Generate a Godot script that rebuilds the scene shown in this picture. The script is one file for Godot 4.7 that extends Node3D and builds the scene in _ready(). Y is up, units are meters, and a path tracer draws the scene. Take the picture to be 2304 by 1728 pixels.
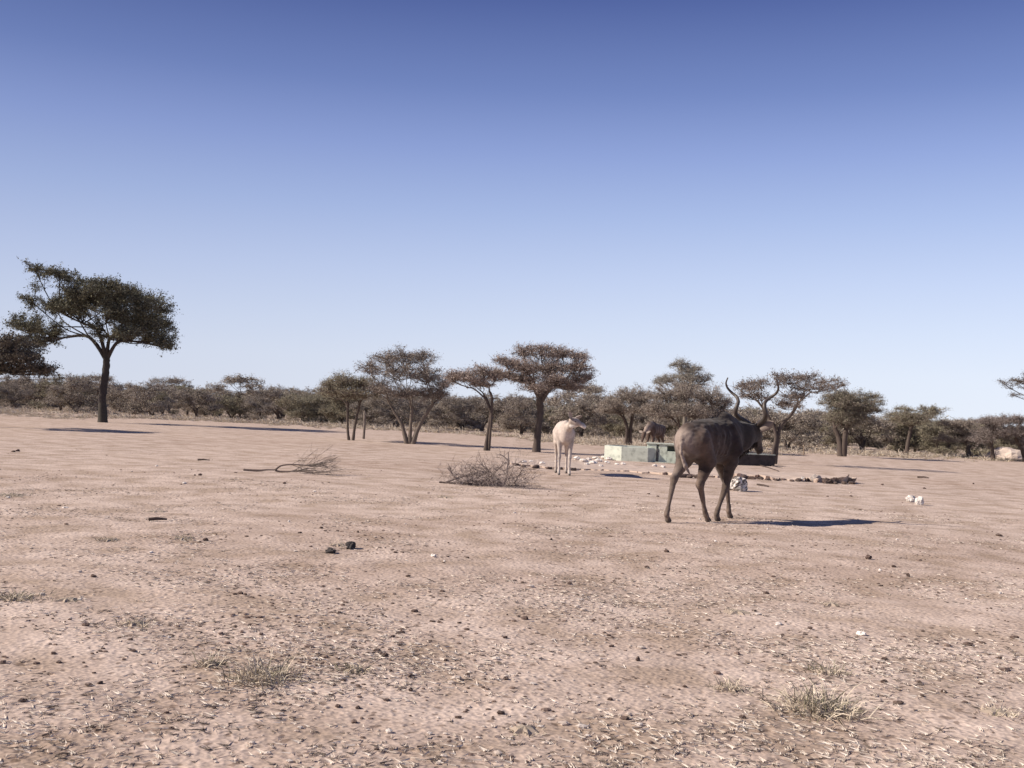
extends Node3D
# A dry bushveld clearing with a water trough, seen by a camera on a post 1.2 m above the ground.

const EYE := 1.2                # camera height
const FOCAL := 2360.0           # focal length in photograph pixels (2304 x 1728)
const EXPOSURE := 1.45

var rng := RandomNumberGenerator.new()
var view := Basis()             # the camera's axes
var relief := FastNoiseLite.new()
var fine_relief := FastNoiseLite.new()
var coat_noise := FastNoiseLite.new()
var used := {}
var mats := {}

# ------------------------------------------------------------------ helpers
class Shape:
	var v := PackedVector3Array()
	var n := PackedVector3Array()
	var c := PackedColorArray()
	var i := PackedInt32Array()
	func vert(p: Vector3, nn: Vector3, col: Color) -> int:
		v.push_back(p); n.push_back(nn); c.push_back(col)
		return v.size() - 1
	func tri(a: Vector3, b: Vector3, d: Vector3, col: Color):
		var nn = (d - a).cross(b - a).normalized()
		var k = v.size()
		v.push_back(a); v.push_back(b); v.push_back(d)
		n.push_back(nn); n.push_back(nn); n.push_back(nn)
		c.push_back(col); c.push_back(col); c.push_back(col)
		i.push_back(k); i.push_back(k + 1); i.push_back(k + 2)
	func quad(a: Vector3, b: Vector3, d: Vector3, e: Vector3, col: Color):
		tri(a, b, d, col); tri(a, d, e, col)
	func tube(pts: Array, radii: Array, sides: int, col: Color, tip: Color, rough := 0.0, noise: FastNoiseLite = null):
		var count = pts.size()
		var up = Vector3.UP if absf((pts[1] - pts[0]).normalized().y) < 0.9 else Vector3.RIGHT
		var base = v.size()
		for k in count:
			var t = (pts[mini(k + 1, count - 1)] - pts[maxi(k - 1, 0)]).normalized()
			var s = up.cross(t).normalized()
			up = t.cross(s).normalized()
			var cc = col.lerp(tip, float(k) / (count - 1))
			for j in sides:
				var a = TAU * j / sides
				var d = s * cos(a) + up * sin(a)
				var r = radii[k]
				if noise: r *= 1.0 + rough * noise.get_noise_3dv((pts[k] + d * radii[k]) * 40.0)
				v.push_back(pts[k] + d * r); n.push_back(d); c.push_back(cc)
		for k in count - 1:
			for j in sides:
				var a = base + k * sides + j
				var b = base + k * sides + (j + 1) % sides
				i.append_array(PackedInt32Array([a, a + sides, b, b, a + sides, b + sides]))
		for e in 2:
			var row = 0 if e == 0 else count - 1
			var dirn = (pts[0] - pts[1]).normalized() if e == 0 else (pts[count - 1] - pts[count - 2]).normalized()
			var m = vert(pts[row] + dirn * radii[row] * 0.3, dirn, c[base + row * sides])
			for j in sides:
				var a = base + row * sides + j
				var b = base + row * sides + (j + 1) % sides
				if e == 0: i.append_array(PackedInt32Array([m, a, b]))
				else: i.append_array(PackedInt32Array([m, b, a]))
	func mesh() -> ArrayMesh:
		var arr = []
		arr.resize(Mesh.ARRAY_MAX)
		arr[Mesh.ARRAY_VERTEX] = v; arr[Mesh.ARRAY_NORMAL] = n; arr[Mesh.ARRAY_COLOR] = c; arr[Mesh.ARRAY_INDEX] = i
		var m := ArrayMesh.new()
		m.add_surface_from_arrays(Mesh.PRIMITIVE_TRIANGLES, arr)
		return m

func numbered(called: String) -> String:
	if not used.has(called):
		used[called] = 0
		return called
	used[called] += 1
	return "%s_%03d" % [called, used[called]]

func tag(o: Node, label: String, category: String, group := ""):
	o.set_meta("label", label); o.set_meta("category", category)
	if group != "": o.set_meta("group", group)

func thing(called: String, label: String, category: String, at := Vector3.ZERO, turn := 0.0, group := "") -> Node3D:
	var o := Node3D.new()
	o.name = numbered(called)
	add_child(o)
	o.position = at
	o.rotation.y = turn
	tag(o, label, category, group)
	return o

func obj(called: String, m: Mesh, mat: Material, parent: Node = self) -> MeshInstance3D:
	var o := MeshInstance3D.new()
	o.name = numbered(called) if parent == self else called
	o.mesh = m
	o.material_override = mat
	parent.add_child(o, true)
	return o

func copy(root: Node3D, at: Vector3, turn: float, size: Vector3, label := "", group := "") -> Node3D:
	var r: Node3D = root.duplicate()
	r.name = numbered(String(root.name).rstrip("0123456789").rstrip("_"))
	add_child(r)
	r.position = at
	r.rotation = Vector3(0, turn, 0)
	r.scale = size
	if label != "": r.set_meta("label", label)
	if group != "": r.set_meta("group", group)
	return r

func coloured(roughness := 0.9, spec := 0.3, back := 0.0) -> StandardMaterial3D:
	var m := StandardMaterial3D.new()
	m.vertex_color_use_as_albedo = true
	m.roughness = roughness
	m.metallic_specular = spec
	if back > 0.0:
		m.backlight_enabled = true
		m.backlight = Color(back, back, back)
	return m

func height(x: float, z: float) -> float:
	var r = sqrt(x * x + z * z)
	var far = clampf(1.0 - (r - 40.0) / 60.0, 0.0, 1.0)
	return relief.get_noise_2d(x, z) * 0.05 * far + fine_relief.get_noise_2d(x, z) * 0.014 * clampf(1.0 - (r - 25.0) / 15.0, 0.0, 1.0)

func on(x: float, z: float) -> Vector3:
	return Vector3(x, height(x, z), z)

func spot(px: float, py: float) -> Vector3:      # where a point of the photograph meets the ground
	var d = view * Vector3((px - 1152.0) / FOCAL, (864.0 - py) / FOCAL, -1.0)
	var p = Vector3(0, EYE, 0) + d * (EYE / maxf(-d.y, 0.002))
	return on(p.x, p.z)

func beside(px: float, py: float, base: Vector3) -> Vector3:     # the same in the upright plane through a base, measured from that base
	var d = view * Vector3((px - 1152.0) / FOCAL, (864.0 - py) / FOCAL, -1.0)
	return Vector3(0, EYE, 0) + d * (base.z / d.z) - base

func pixel_size(base: Vector3) -> float:
	return -base.z / FOCAL

func curve(pts: Array, steps: int) -> Array:      # Catmull-Rom through points
	var out = []
	for k in pts.size() - 1:
		var a = pts[maxi(k - 1, 0)]; var b = pts[k]; var c = pts[k + 1]; var d = pts[mini(k + 2, pts.size() - 1)]
		for s in steps:
			var t = float(s) / steps
			out.append(0.5 * ((2.0 * b) + (c - a) * t + (2.0 * a - 5.0 * b + 4.0 * c - d) * t * t + (3.0 * b - 3.0 * c + d - a) * t * t * t))
	out.append(pts[-1])
	return out

func rv() -> Vector3:
	return Vector3(rng.randf_range(-1, 1), rng.randf_range(-1, 1), rng.randf_range(-1, 1))

func ball() -> Vector3:
	for k in 12:
		var p = rv()
		if p.length_squared() < 1.0: return p
	return Vector3.ZERO

# ------------------------------------------------------------------ light, sky, camera
func light_and_camera():
	view = Basis(Vector3.RIGHT, 0.0322) * Basis(Vector3.BACK, 0.045)
	var cam := Camera3D.new()
	cam.name = "camera"
	cam.fov = rad_to_deg(2.0 * atan(864.0 / FOCAL))
	cam.near = 0.1
	cam.far = 6000.0
	var lens := CameraAttributesPhysical.new()      # a small soft lens set at about eight metres
	lens.frustum_focal_length = 12.0 * FOCAL / 864.0
	lens.frustum_focus_distance = 8.0
	lens.frustum_near = 0.1
	lens.frustum_far = 6000.0
	lens.exposure_aperture = 8.0
	cam.attributes = lens
	cam.transform = Transform3D(view, Vector3(0, EYE, 0))
	add_child(cam)
	cam.current = true

	var sun := DirectionalLight3D.new()
	sun.name = "sun"
	sun.light_energy = 1.5
	sun.light_color = Color(1.0, 0.95, 0.89)
	sun.light_angular_distance = 0.5
	sun.shadow_enabled = true
	add_child(sun)
	var rise = deg_to_rad(34.0)
	var side = deg_to_rad(8.0)
	var towards = Vector3(-cos(rise) * cos(side), sin(rise), cos(rise) * sin(side))
	sun.basis = Basis.looking_at(-towards, Vector3.UP)

	var env := Environment.new()
	env.background_mode = Environment.BG_SKY
	env.tonemap_mode = Environment.TONE_MAPPER_LINEAR
	env.tonemap_exposure = EXPOSURE
	env.sdfgi_enabled = true
	env.ssao_enabled = true
	env.ssil_enabled = true
	var sky := Sky.new()
	var pan := PanoramaSkyMaterial.new()
	pan.panorama = ImageTexture.create_from_image(sky_image())
	sky.sky_material = pan
	env.sky = sky
	var we := WorldEnvironment.new()
	we.name = "world_environment"
	we.environment = env
	add_child(we)

func sky_image() -> Image:
	var stops = [[0.0, Color8(224, 230, 242)], [3.0, Color8(218, 227, 244)], [5.0, Color8(208, 220, 243)], [7.7, Color8(192, 207, 239)], [11.0, Color8(168, 187, 229)], [14.3, Color8(143, 163, 215)],
		[17.5, Color8(115, 136, 192)], [22.5, Color8(79, 98, 158)], [32.0, Color8(68, 86, 142)], [55.0, Color8(65, 79, 120)], [90.0, Color8(63, 75, 110)]]
	var w = 512
	var h = 512
	var im := Image.create(w, h, false, Image.FORMAT_RGBF)
	for y in h:
		var e = maxf(90.0 - 180.0 * (y + 0.5) / h, 0.0)
		var c = Color()
		for k in stops.size() - 1:
			if e >= stops[k][0]:
				var t = (e - stops[k][0]) / (stops[k + 1][0] - stops[k][0])
				c = stops[k][1].srgb_to_linear().lerp(stops[k + 1][1].srgb_to_linear(), minf(t, 1.0))
		c = c * (1.0 / EXPOSURE)
		for x in w:
			var az = TAU * (float(x) / w - 0.5)
			var f = 1.0 - 0.27 * sin(az) * cos(deg_to_rad(e))
			im.set_pixel(x, y, Color(c.r * f, c.g * f, c.b * (1.0 + (f - 1.0) * 0.8)))
	return im

# ------------------------------------------------------------------ ground
func noise(kind: int, freq: float, octaves: int, number: int) -> FastNoiseLite:
	var f := FastNoiseLite.new()
	f.noise_type = kind
	f.frequency = freq
	f.fractal_type = FastNoiseLite.FRACTAL_FBM if octaves > 1 else FastNoiseLite.FRACTAL_NONE
	f.fractal_octaves = octaves
	f.seed = number
	return f

func ground_material() -> StandardMaterial3D:
	var s = 1024
	var broad = noise(FastNoiseLite.TYPE_SIMPLEX_SMOOTH, 0.006, 5, 11).get_seamless_image(s, s)
	var grain = noise(FastNoiseLite.TYPE_SIMPLEX, 0.12, 3, 12).get_seamless_image(s, s)
	var crumbs = noise(FastNoiseLite.TYPE_SIMPLEX_SMOOTH, 0.05, 2, 13).get_seamless_image(s, s)
	var where = noise(FastNoiseLite.TYPE_SIMPLEX_SMOOTH, 0.012, 3, 14).get_seamless_image(s, s)
	var hoof_noise = noise(FastNoiseLite.TYPE_CELLULAR, 0.055, 1, 15)
	hoof_noise.cellular_return_type = FastNoiseLite.RETURN_DISTANCE
	var hoof = hoof_noise.get_seamless_image(s, s, false, false, 0.1, true)
	for im in [broad, grain, crumbs, where, hoof]: im.convert(Image.FORMAT_L8)
	var hp = hoof.get_data()
	var b = broad.get_data(); var g = grain.get_data(); var cr = crumbs.get_data(); var wh = where.get_data()
	var px := PackedByteArray()
	px.resize(s * s * 3)
	var bump := PackedByteArray()
	bump.resize(s * s)
	for k in s * s:
		var t = b[k] / 255.0
		var q = (g[k] / 255.0 - 0.5)
		var m = 0.90 + 0.12 * t + 0.24 * q
		var r = 193.0; var gg = 174.0; var bb = 161.0
		if t > 0.52:
			var u = minf((t - 0.52) * 5.0, 1.0)
			r = lerpf(r, 200.0, u); gg = lerpf(gg, 182.0, u); bb = lerpf(bb, 170.0, u)
		elif t < 0.42:
			var u = minf((0.42 - t) * 5.0, 1.0)
			r = lerpf(r, 184.0, u); gg = lerpf(gg, 164.0, u); bb = lerpf(bb, 148.0, u)
		var cv = cr[k]
		if cv > 205 and wh[k] > 118 and g[k] > 120:
			r *= 1.07; gg *= 1.08; bb *= 1.08
		elif cv < 62 and wh[k] > 105:
			r *= 0.76; gg *= 0.74; bb *= 0.73
		px[k * 3] = clampi(int(r * m), 0, 255); px[k * 3 + 1] = clampi(int(gg * m), 0, 255); px[k * 3 + 2] = clampi(int(bb * m), 0, 255)
		var dent = clampf((70.0 - hp[k]) * 1.6, 0.0, 70.0) * clampf((wh[k] - 96.0) / 40.0, 0.0, 1.0)
		bump[k] = clampi(int(135.0 + (cv - 128.0) * 0.3 + (g[k] - 128.0) * 0.4 + (b[k] - 128.0) * 0.4 - dent), 0, 255)
	var m := StandardMaterial3D.new()
	m.albedo_texture = ImageTexture.create_from_image(Image.create_from_data(s, s, false, Image.FORMAT_RGB8, px))
	m.heightmap_enabled = true
	m.heightmap_texture = ImageTexture.create_from_image(Image.create_from_data(s, s, false, Image.FORMAT_L8, bump))
	m.heightmap_scale = 1.3
	m.roughness = 1.0
	m.metallic_specular = 0.1
	m.vertex_color_use_as_albedo = true
	return m

func build_ground():
	# one sheet of rings that widen with distance, out to the horizon
	var arr = []
	arr.resize(Mesh.ARRAY_MAX)
	var v := PackedVector3Array(); var n := PackedVector3Array(); var uv := PackedVector2Array(); var c := PackedColorArray(); var idx := PackedInt32Array()
	var around = 300
	var radii = [0.0]
	var r = 1.0
	while r < 4500.0:
		radii.append(r)
		r *= 1.017 if r < 60.0 else 1.08
	var soil = noise(FastNoiseLite.TYPE_SIMPLEX_SMOOTH, 0.11, 4, 21)
	var dusty = noise(FastNoiseLite.TYPE_SIMPLEX_SMOOTH, 0.5, 3, 22)
	for k in radii.size():
		for j in around:
			var a = TAU * (j + 0.5 * (k % 2)) / around
			var x = sin(a) * radii[k]; var z = -cos(a) * radii[k]
			v.push_back(on(x, z))
			var e = maxf(0.06, radii[k] * 0.012)
			n.push_back(Vector3(height(x - e, z) - height(x + e, z), 2.0 * e, height(x, z - e) - height(x, z + e)).normalized())
			uv.push_back(Vector2(x, z) / 5.3)
			var s = soil.get_noise_2d(x, z) * 0.5 + dusty.get_noise_2d(x, z) * 0.35
			var col = Color(0.96, 0.96, 0.96).lerp(Color(0.82, 0.79, 0.77), clampf(-s * 1.9, 0, 1)).lerp(Color(1.0, 1.0, 1.0), clampf(s * 1.6, 0, 1))
			c.push_back(col)
	for k in radii.size() - 1:
		for j in around:
			var a = k * around + j; var b = k * around + (j + 1) % around
			idx.append_array(PackedInt32Array([a, a + around, b, b, a + around, b + around]))
	arr[Mesh.ARRAY_VERTEX] = v; arr[Mesh.ARRAY_NORMAL] = n; arr[Mesh.ARRAY_TEX_UV] = uv; arr[Mesh.ARRAY_COLOR] = c; arr[Mesh.ARRAY_INDEX] = idx
	var m := ArrayMesh.new()
	m.add_surface_from_arrays(Mesh.PRIMITIVE_TRIANGLES, arr)
	var o = obj("ground", m, ground_material())
	o.set_meta("kind", "structure")
	o.set_meta("label", "bare pinkish sand of the clearing")

# ------------------------------------------------------------------ trees
func leaf(s: Shape, p: Vector3, size: float, col: Color):
	var a = rv() * size; var b = rv() * size
	s.tri(p - a * 0.5, p + b * 0.6, p + a * 0.7 - b * 0.3, col)

func ribbon(s: Shape, a: Vector3, b: Vector3, w: float, col: Color):
	var side = (b - a).cross(rv()).normalized() * w
	s.tri(a - side, a + side, b, col)

# trunks: [points, radii] in metres from the base; clumps: [centre, radii, trunk index]
func grow(root: Node3D, trunks: Array, clumps: Array, look: Dictionary):
	var bark: Color = look.bark
	var crown := Shape.new()
	var wood_shapes = []
	for t in trunks:
		var w := Shape.new()
		w.tube(curve(t[0], 5), smooth_radii(t[1], 5), 9, bark, bark * 0.92, 0.22, coat_noise)
		wood_shapes.append(w)
	var size: float = look.get("size", 1.0)
	# clumps that lie side by side hang on one main limb
	var limbs = []
	for ti in trunks.size():
		var mine = clumps.filter(func(c): return c[2] == ti)
		mine.sort_custom(func(p, q): return p[0].x + 0.35 * p[0].z < q[0].x + 0.35 * q[0].z)
		var groups = clampi(int(ceil(mine.size() / 4.0)), 1, look.get("limbs", 5))
		var fork: Vector3 = trunks[ti][0][-1]
		var below: Vector3 = trunks[ti][0][-2]
		for g in groups:
			var part = mine.slice(g * mine.size() / groups, (g + 1) * mine.size() / groups)
			if part.is_empty(): continue
			var cen = Vector3.ZERO
			for c in part: cen += (c[0] - Vector3(0, c[1].y * 0.6, 0)) / part.size()
			var start: Vector3 = fork.lerp(below, rng.randf_range(0.0, 0.35))
			var goal = start.lerp(cen, 0.62)
			var rise = (fork - below).normalized() * (goal - start).length() * 0.28
			var main = curve([start, start.lerp(goal, 0.45) + rise + rv() * 0.05 * (goal - start).length(), goal], 5)
			var r0: float = trunks[ti][1][-1] * (0.9 if groups == 1 else 0.66)
			var mr = []
			for k in main.size(): mr.append(lerpf(r0, r0 * 0.5, float(k) / (main.size() - 1)))
			wood_shapes[ti].tube(main, mr, 7, bark, bark * 0.9, 0.2, coat_noise)
			for c in part: limbs.append([c, ti, main, r0 * 0.5])
	for lm in limbs:
		var cl = lm[0]
		var centre: Vector3 = cl[0]; var rad: Vector3 = cl[1]
		var w: Shape = wood_shapes[lm[1]]
		var main: Array = lm[2]
		var start: Vector3 = main[rng.randi_range(main.size() / 2, main.size() - 1)]
		var r0: float = lm[3] * 0.75
		var low = centre - Vector3(0, rad.y * 0.45, 0)
		var bend = start.lerp(low, 0.5) + rv() * 0.13 * (low - start).length() - Vector3(0, look.get("sag", 0.05) * (low - start).length(), 0)
		var limb = curve([start, bend, low, centre + rv() * rad * 0.3], 4)
		var lr = []
		for k in limb.size(): lr.append(lerpf(r0, 0.011 * size, pow(float(k) / (limb.size() - 1), 0.6)))
		w.tube(limb, lr, 6, bark, bark * 0.85)
		var area = rad.x * rad.y + rad.x * rad.z * 0.5
		var boughs: int = clampi(int(look.get("boughs", 9) * area * 4.0 / (size * size)) + 4, 5, 48)
		for k in boughs:
			var e = ball()
			e = e.normalized() * pow(e.length(), 0.6)
			e.y = absf(e.y) * 0.9 - 0.35 if rng.randf() < 0.75 else e.y
			var tip = centre + e * rad
			var from: Vector3 = limb[rng.randi_range(limb.size() / 2, limb.size() - 1)]
			var mid = from.lerp(tip, 0.5) + rv() * 0.12 * (tip - from).length()
			w.tube([from, mid, tip], [0.013 * size, 0.009 * size, 0.004 * size], 3, bark * 0.9, look.twig)
			var twigs: int = look.get("twigs", 16)
			for q in twigs:
				var f = sqrt(rng.randf())
				var p = from.lerp(mid, f * 2.0) if f < 0.5 else mid.lerp(tip, f * 2.0 - 1.0)
				var d = (rv() * Vector3(1, 0.55, 1) + Vector3(0, look.get("lift", 0.15), 0) + (tip - centre).normalized() * 0.35).normalized()
				var ln = rng.randf_range(0.12, 0.36) * size * look.get("reach", 1.0)
				var tc: Color = look.twig.lerp(bark, rng.randf())
				ribbon(crown, p, p + d * ln, 0.006 * size, tc)
				for z in look.get("leaves", 5):
					var lp = p + d * ln * rng.randf_range(0.15, 1.05) + rv() * 0.05 * size
					var lc: Color = look.leaf_a.lerp(look.leaf_b, rng.randf())
					leaf(crown, lp, look.get("leaf", 0.06) * rng.randf_range(0.6, 1.3), lc * rng.randf_range(0.8, 1.2))
	for k in wood_shapes.size():
		obj("trunk", wood_shapes[k].mesh(), mats.bark, root)
	obj("crown", crown.mesh(), mats.leaf, root)

func smooth_radii(r: Array, steps: int) -> Array:
	var out = []
	for k in r.size() - 1:
		for s in steps: out.append(lerpf(r[k], r[k + 1], float(s) / steps))
	out.append(r[-1])
	return out

# a tree laid out from the photograph: trunks as [[px, py, radius px] ...], clumps as [px, py, rx, ry (, trunk)]
func photo_tree(label: String, base_px: Vector2, trunks: Array, clumps: Array, look: Dictionary, group := "", called := "acacia_tree", category := "tree"):
	var base = spot(base_px.x, base_px.y)
	var root = thing(called, label, category, base, 0.0, group)
	var m = pixel_size(base)
	var tr = []
	for t in trunks:
		var pts = []; var rad = []
		var drift = 0.0
		for p in t:
			var q = beside(p[0], p[1], base)
			q.z = drift
			drift += rng.randf_range(-0.06, 0.06)
			pts.append(q)
			rad.append(p[2] * m)
		pts[0].y = -0.12
		rad[0] *= 1.25
		tr.append([pts, rad])
	var cl = []
	var reach = 0.0
	var mid = 0.0
	for c in clumps: mid += c[0] / clumps.size()
	for c in clumps: reach = maxf(reach, (absf(c[0] - mid) + c[2]) * m)
	for c in clumps:
		var p = beside(c[0], c[1], base)
		var off = absf(c[0] - mid) * m / reach
		var deep = sqrt(maxf(1.0 - off * off, 0.1)) * reach * 0.62
		var copies = 2 if deep > c[2] * m * 0.9 else 1
		for k in copies:
			var z = rng.randf_range(-1, 1) * deep if copies == 1 else (k * 2 - 1) * rng.randf_range(0.25, 0.9) * deep
			cl.append([Vector3(p.x, p.y, z) + Vector3(rng.randf_range(-0.2, 0.2) * c[2] * m * k, 0, 0), Vector3(c[2], c[3] * look.get("tall", 1.0), c[2] * 0.95) * m, c[4] if c.size() > 4 else 0])
	grow(root, tr, cl, look)
	return root

func build_trees():
	var brown = {bark = Color(0.12, 0.095, 0.083), twig = Color(0.27, 0.225, 0.2), leaf_a = Color(0.265, 0.23, 0.195), leaf_b = Color(0.4, 0.355, 0.305), leaf = 0.042, leaves = 4, twigs = 17, boughs = 10, tall = 1.35}
	var reddish = brown.duplicate()
	reddish.leaf_a = Color(0.26, 0.21, 0.185); reddish.leaf_b = Color(0.38, 0.315, 0.28)
	var olive = brown.duplicate()
	olive.leaf_a = Color(0.215, 0.198, 0.14); olive.leaf_b = Color(0.345, 0.315, 0.235)
	var dark = {bark = Color(0.07, 0.06, 0.055), twig = Color(0.09, 0.08, 0.07), leaf_a = Color(0.1, 0.1, 0.07), leaf_b = Color(0.2, 0.19, 0.14), leaf = 0.085, leaves = 8, twigs = 17, boughs = 9, size = 1.7, limbs = 4, tall = 1.3}
	var pale = brown.duplicate()
	pale.leaf_a = Color(0.24, 0.235, 0.2); pale.leaf_b = Color(0.36, 0.345, 0.3); pale.twig = Color(0.32, 0.285, 0.26); pale.bark = Color(0.22, 0.19, 0.16); pale.leaves = 3
	var sparse = brown.duplicate()
	sparse.leaves = 3; sparse.boughs = 9; sparse.twigs = 14

	photo_tree("tall dark leafy tree with a straight trunk, biggest tree of all, standing alone", Vector2(232, 950),
		[[[232, 950, 9.5], [230, 900, 8], [233, 862, 7.6], [237, 825, 8], [238, 806, 7.5]]],
		[[104, 612, 26, 14], [164, 624, 36, 10], [212, 662, 74, 26], [278, 655, 54, 24], [343, 684, 38, 32], [96, 672, 28, 20], [148, 692, 52, 24], [58, 728, 22, 24], [103, 740, 38, 22],
		[178, 668, 40, 22], [262, 705, 60, 30], [330, 728, 50, 30], [374, 770, 18, 22], [312, 754, 38, 16], [244, 748, 28, 20], [88, 766, 30, 18]], dark, "", "camelthorn_tree")
	var darker = dark.duplicate()
	darker.leaf_a = Color(0.085, 0.072, 0.058); darker.leaf_b = Color(0.16, 0.134, 0.105); darker.boughs = 5
	photo_tree("dark bushy tree cut off by the left edge of the photo", Vector2(-45, 958),
		[[[-45, 958, 10], [-42, 900, 8], [-38, 850, 8]]],
		[[20, 775, 62, 26], [-50, 770, 60, 36], [58, 802, 48, 22], [25, 825, 66, 20], [98, 832, 22, 9], [-40, 820, 60, 30]], darker, "", "camelthorn_tree")

	photo_tree("small flat olive tree on two thin stems beside a wooden post", Vector2(790, 990),
		[[[786, 989, 3], [782, 960, 2.6], [783, 905, 2.6]], [[794, 989, 3], [800, 950, 2.8], [812, 900, 2.6]]],
		[[775, 858, 48, 20, 0], [745, 872, 30, 15, 0], [815, 864, 40, 20, 1], [848, 878, 25, 15, 1], [790, 884, 55, 12, 1], [735, 882, 20, 9, 0]], olive)
	photo_tree("round pale grey tree fanning out from several bleached stems", Vector2(922, 998),
		[[[917, 998, 5], [905, 958, 4], [886, 926, 3.2]], [[922, 998, 4.5], [924, 960, 4], [928, 915, 3.4]], [[927, 998, 5.5], [944, 957, 4.6], [975, 908, 3.6]]],
		[[866, 802, 38, 15, 0], [908, 799, 42, 16, 1], [950, 803, 38, 17, 2], [835, 828, 32, 20, 0], [897, 834, 52, 26, 1], [960, 840, 48, 28, 2], [992, 860, 32, 24, 2], [856, 869, 38, 22, 0],
		[908, 880, 50, 22, 1], [962, 880, 38, 20, 2], [995, 886, 20, 14, 2]], sparse.merged({bark = Color(0.2, 0.165, 0.14), twig = Color(0.19, 0.165, 0.15), leaf_a = Color(0.24, 0.205, 0.18), leaf_b = Color(0.34, 0.295, 0.262)}, true))
	photo_tree("thin crooked tree with a small reddish crown left of the broad umbrella tree", Vector2(1092, 1014),
		[[[1092, 1014, 4.6], [1096, 985, 3.8], [1102, 948, 3.8], [1104, 925, 3.6], [1092, 893, 3.2]], [[1103, 940, 2.8], [1107, 905, 2.6], [1101, 880, 2.4]]],
		[[1030, 844, 30, 11, 0], [1060, 848, 38, 17, 0], [1090, 840, 30, 16, 1], [1080, 862, 30, 9, 0], [1112, 850, 22, 13, 1], [1014, 851, 18, 8, 0]], reddish)
	photo_tree("broad layered umbrella tree with a reddish brown crown behind the pale antelope", Vector2(1206, 1018),
		[[[1206, 1018, 8.5], [1210, 975, 7.4], [1216, 930, 7.4], [1214, 898, 8]]],
		[[1178, 790, 28, 12], [1217, 789, 38, 13], [1258, 794, 38, 14], [1302, 801, 26, 13], [1139, 812, 32, 12], [1183, 822, 48, 17], [1240, 824, 52, 18], [1295, 826, 40, 13], [1131, 839, 33, 11],
		[1183, 852, 48, 15], [1245, 853, 50, 14], [1302, 851, 38, 11], [1330, 849, 16, 6], [1217, 874, 46, 10], [1295, 869, 34, 9]], reddish)
	photo_tree("twin stemmed brown tree standing right behind the pale end of the trough", Vector2(1412, 1003),
		[[[1407, 1003, 3.6], [1411, 965, 3.4], [1402, 938, 3.2]], [[1418, 1003, 4], [1419, 965, 3.6], [1424, 930, 3.2]]],
		[[1410, 888, 45, 18, 0], [1375, 905, 30, 17, 0], [1450, 893, 35, 20, 1], [1398, 920, 52, 14, 0], [1440, 920, 42, 14, 1], [1361, 921, 20, 10, 0]], brown)
	photo_tree("tall wispy grey green tree rising above the brown bush", Vector2(1540, 1003),
		[[[1540, 1003, 6], [1541, 950, 5], [1542, 905, 4.5]]],
		[[1529, 818, 24, 11], [1554, 829, 30, 14], [1503, 852, 28, 13], [1541, 846, 38, 16], [1579, 851, 24, 15], [1481, 859, 14, 9], [1546, 868, 46, 12]], pale)
	photo_tree("wide dense brown bush behind the back of the bull", Vector2(1545, 1013),
		[[[1540, 1013, 5], [1535, 985, 4.4], [1528, 960, 4]], [[1550, 1013, 5], [1560, 980, 4.4], [1575, 955, 4]]],
		[[1490, 888, 38, 22, 0], [1540, 880, 48, 25, 0], [1590, 888, 45, 26, 1], [1628, 905, 28, 22, 1], [1500, 925, 48, 22, 0], [1560, 925, 55, 22, 1], [1612, 935, 38, 18, 1], [1474, 915, 28, 20, 0]], brown)
	photo_tree("forked open tree with two flat crowns behind the horns of the bull", Vector2(1735, 1043),
		[[[1735, 1043, 4.6], [1739, 1015, 4.2], [1745, 985, 4.2], [1738, 955, 3.6], [1716, 920, 3]], [[1745, 985, 4.2], [1754, 965, 4], [1778, 935, 3.4], [1797, 905, 3]]],
		[[1693, 863, 28, 11, 0], [1673, 873, 28, 11, 0], [1706, 861, 22, 10, 0], [1688, 889, 28, 11, 0], [1716, 893, 15, 8, 0], [1762, 849, 34, 10, 1], [1807, 848, 40, 11, 1], [1845, 858, 28, 10, 1],
		[1882, 869, 14, 5, 1], [1756, 863, 24, 8, 1], [1820, 871, 45, 11, 1], [1789, 891, 38, 12, 1], [1757, 906, 20, 10, 1], [1782, 914, 24, 12, 1]], brown.merged({leaf_a = Color(0.16, 0.135, 0.12), leaf_b = Color(0.26, 0.222, 0.195), boughs = 7, twigs = 13, tall = 1.1}, true))
	photo_tree("dense rounded olive tree with a thick forked trunk right of the forked tree", Vector2(1894, 1027),
		[[[1892, 1027, 6.5], [1889, 990, 6], [1879, 962, 5]], [[1898, 1027, 6], [1900, 985, 6], [1906, 955, 5]]],
		[[1894, 887, 35, 13, 1], [1873, 893, 30, 13, 0], [1916, 897, 30, 15, 1], [1961, 890, 17, 11, 1], [1951, 903, 28, 13, 1], [1894, 908, 52, 16, 0], [1938, 917, 38, 14, 1], [1970, 922, 20, 8, 1],
		[1905, 930, 42, 16, 1], [1879, 935, 28, 18, 0], [1938, 939, 26, 12, 1], [1905, 947, 36, 16, 0]], olive.merged({leaf_a = Color(0.175, 0.162, 0.118), leaf_b = Color(0.29, 0.268, 0.205)}, true))
	photo_tree("little umbrella tree with a flat olive top on a slim trunk at right", Vector2(2038, 1024),
		[[[2038, 1024, 4.2], [2045, 985, 3.8], [2052, 958, 3.6]]],
		[[2035, 920, 20, 7], [2090, 921, 28, 7], [2031, 934, 38, 9], [2074, 937, 42, 9], [2046, 947, 45, 8], [2096, 930, 25, 7], [2013, 939, 22, 7]], olive)
	photo_tree("brown bush on a short dark trunk between the little umbrella tree and the grey bush", Vector2(2182, 1030),
		[[[2182, 1030, 4.5], [2178, 1005, 4], [2172, 985, 4]]],
		[[2144, 953, 34, 11], [2172, 952, 30, 14], [2155, 969, 44, 14], [2176, 985, 32, 14], [2130, 985, 28, 12]], brown)
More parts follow.
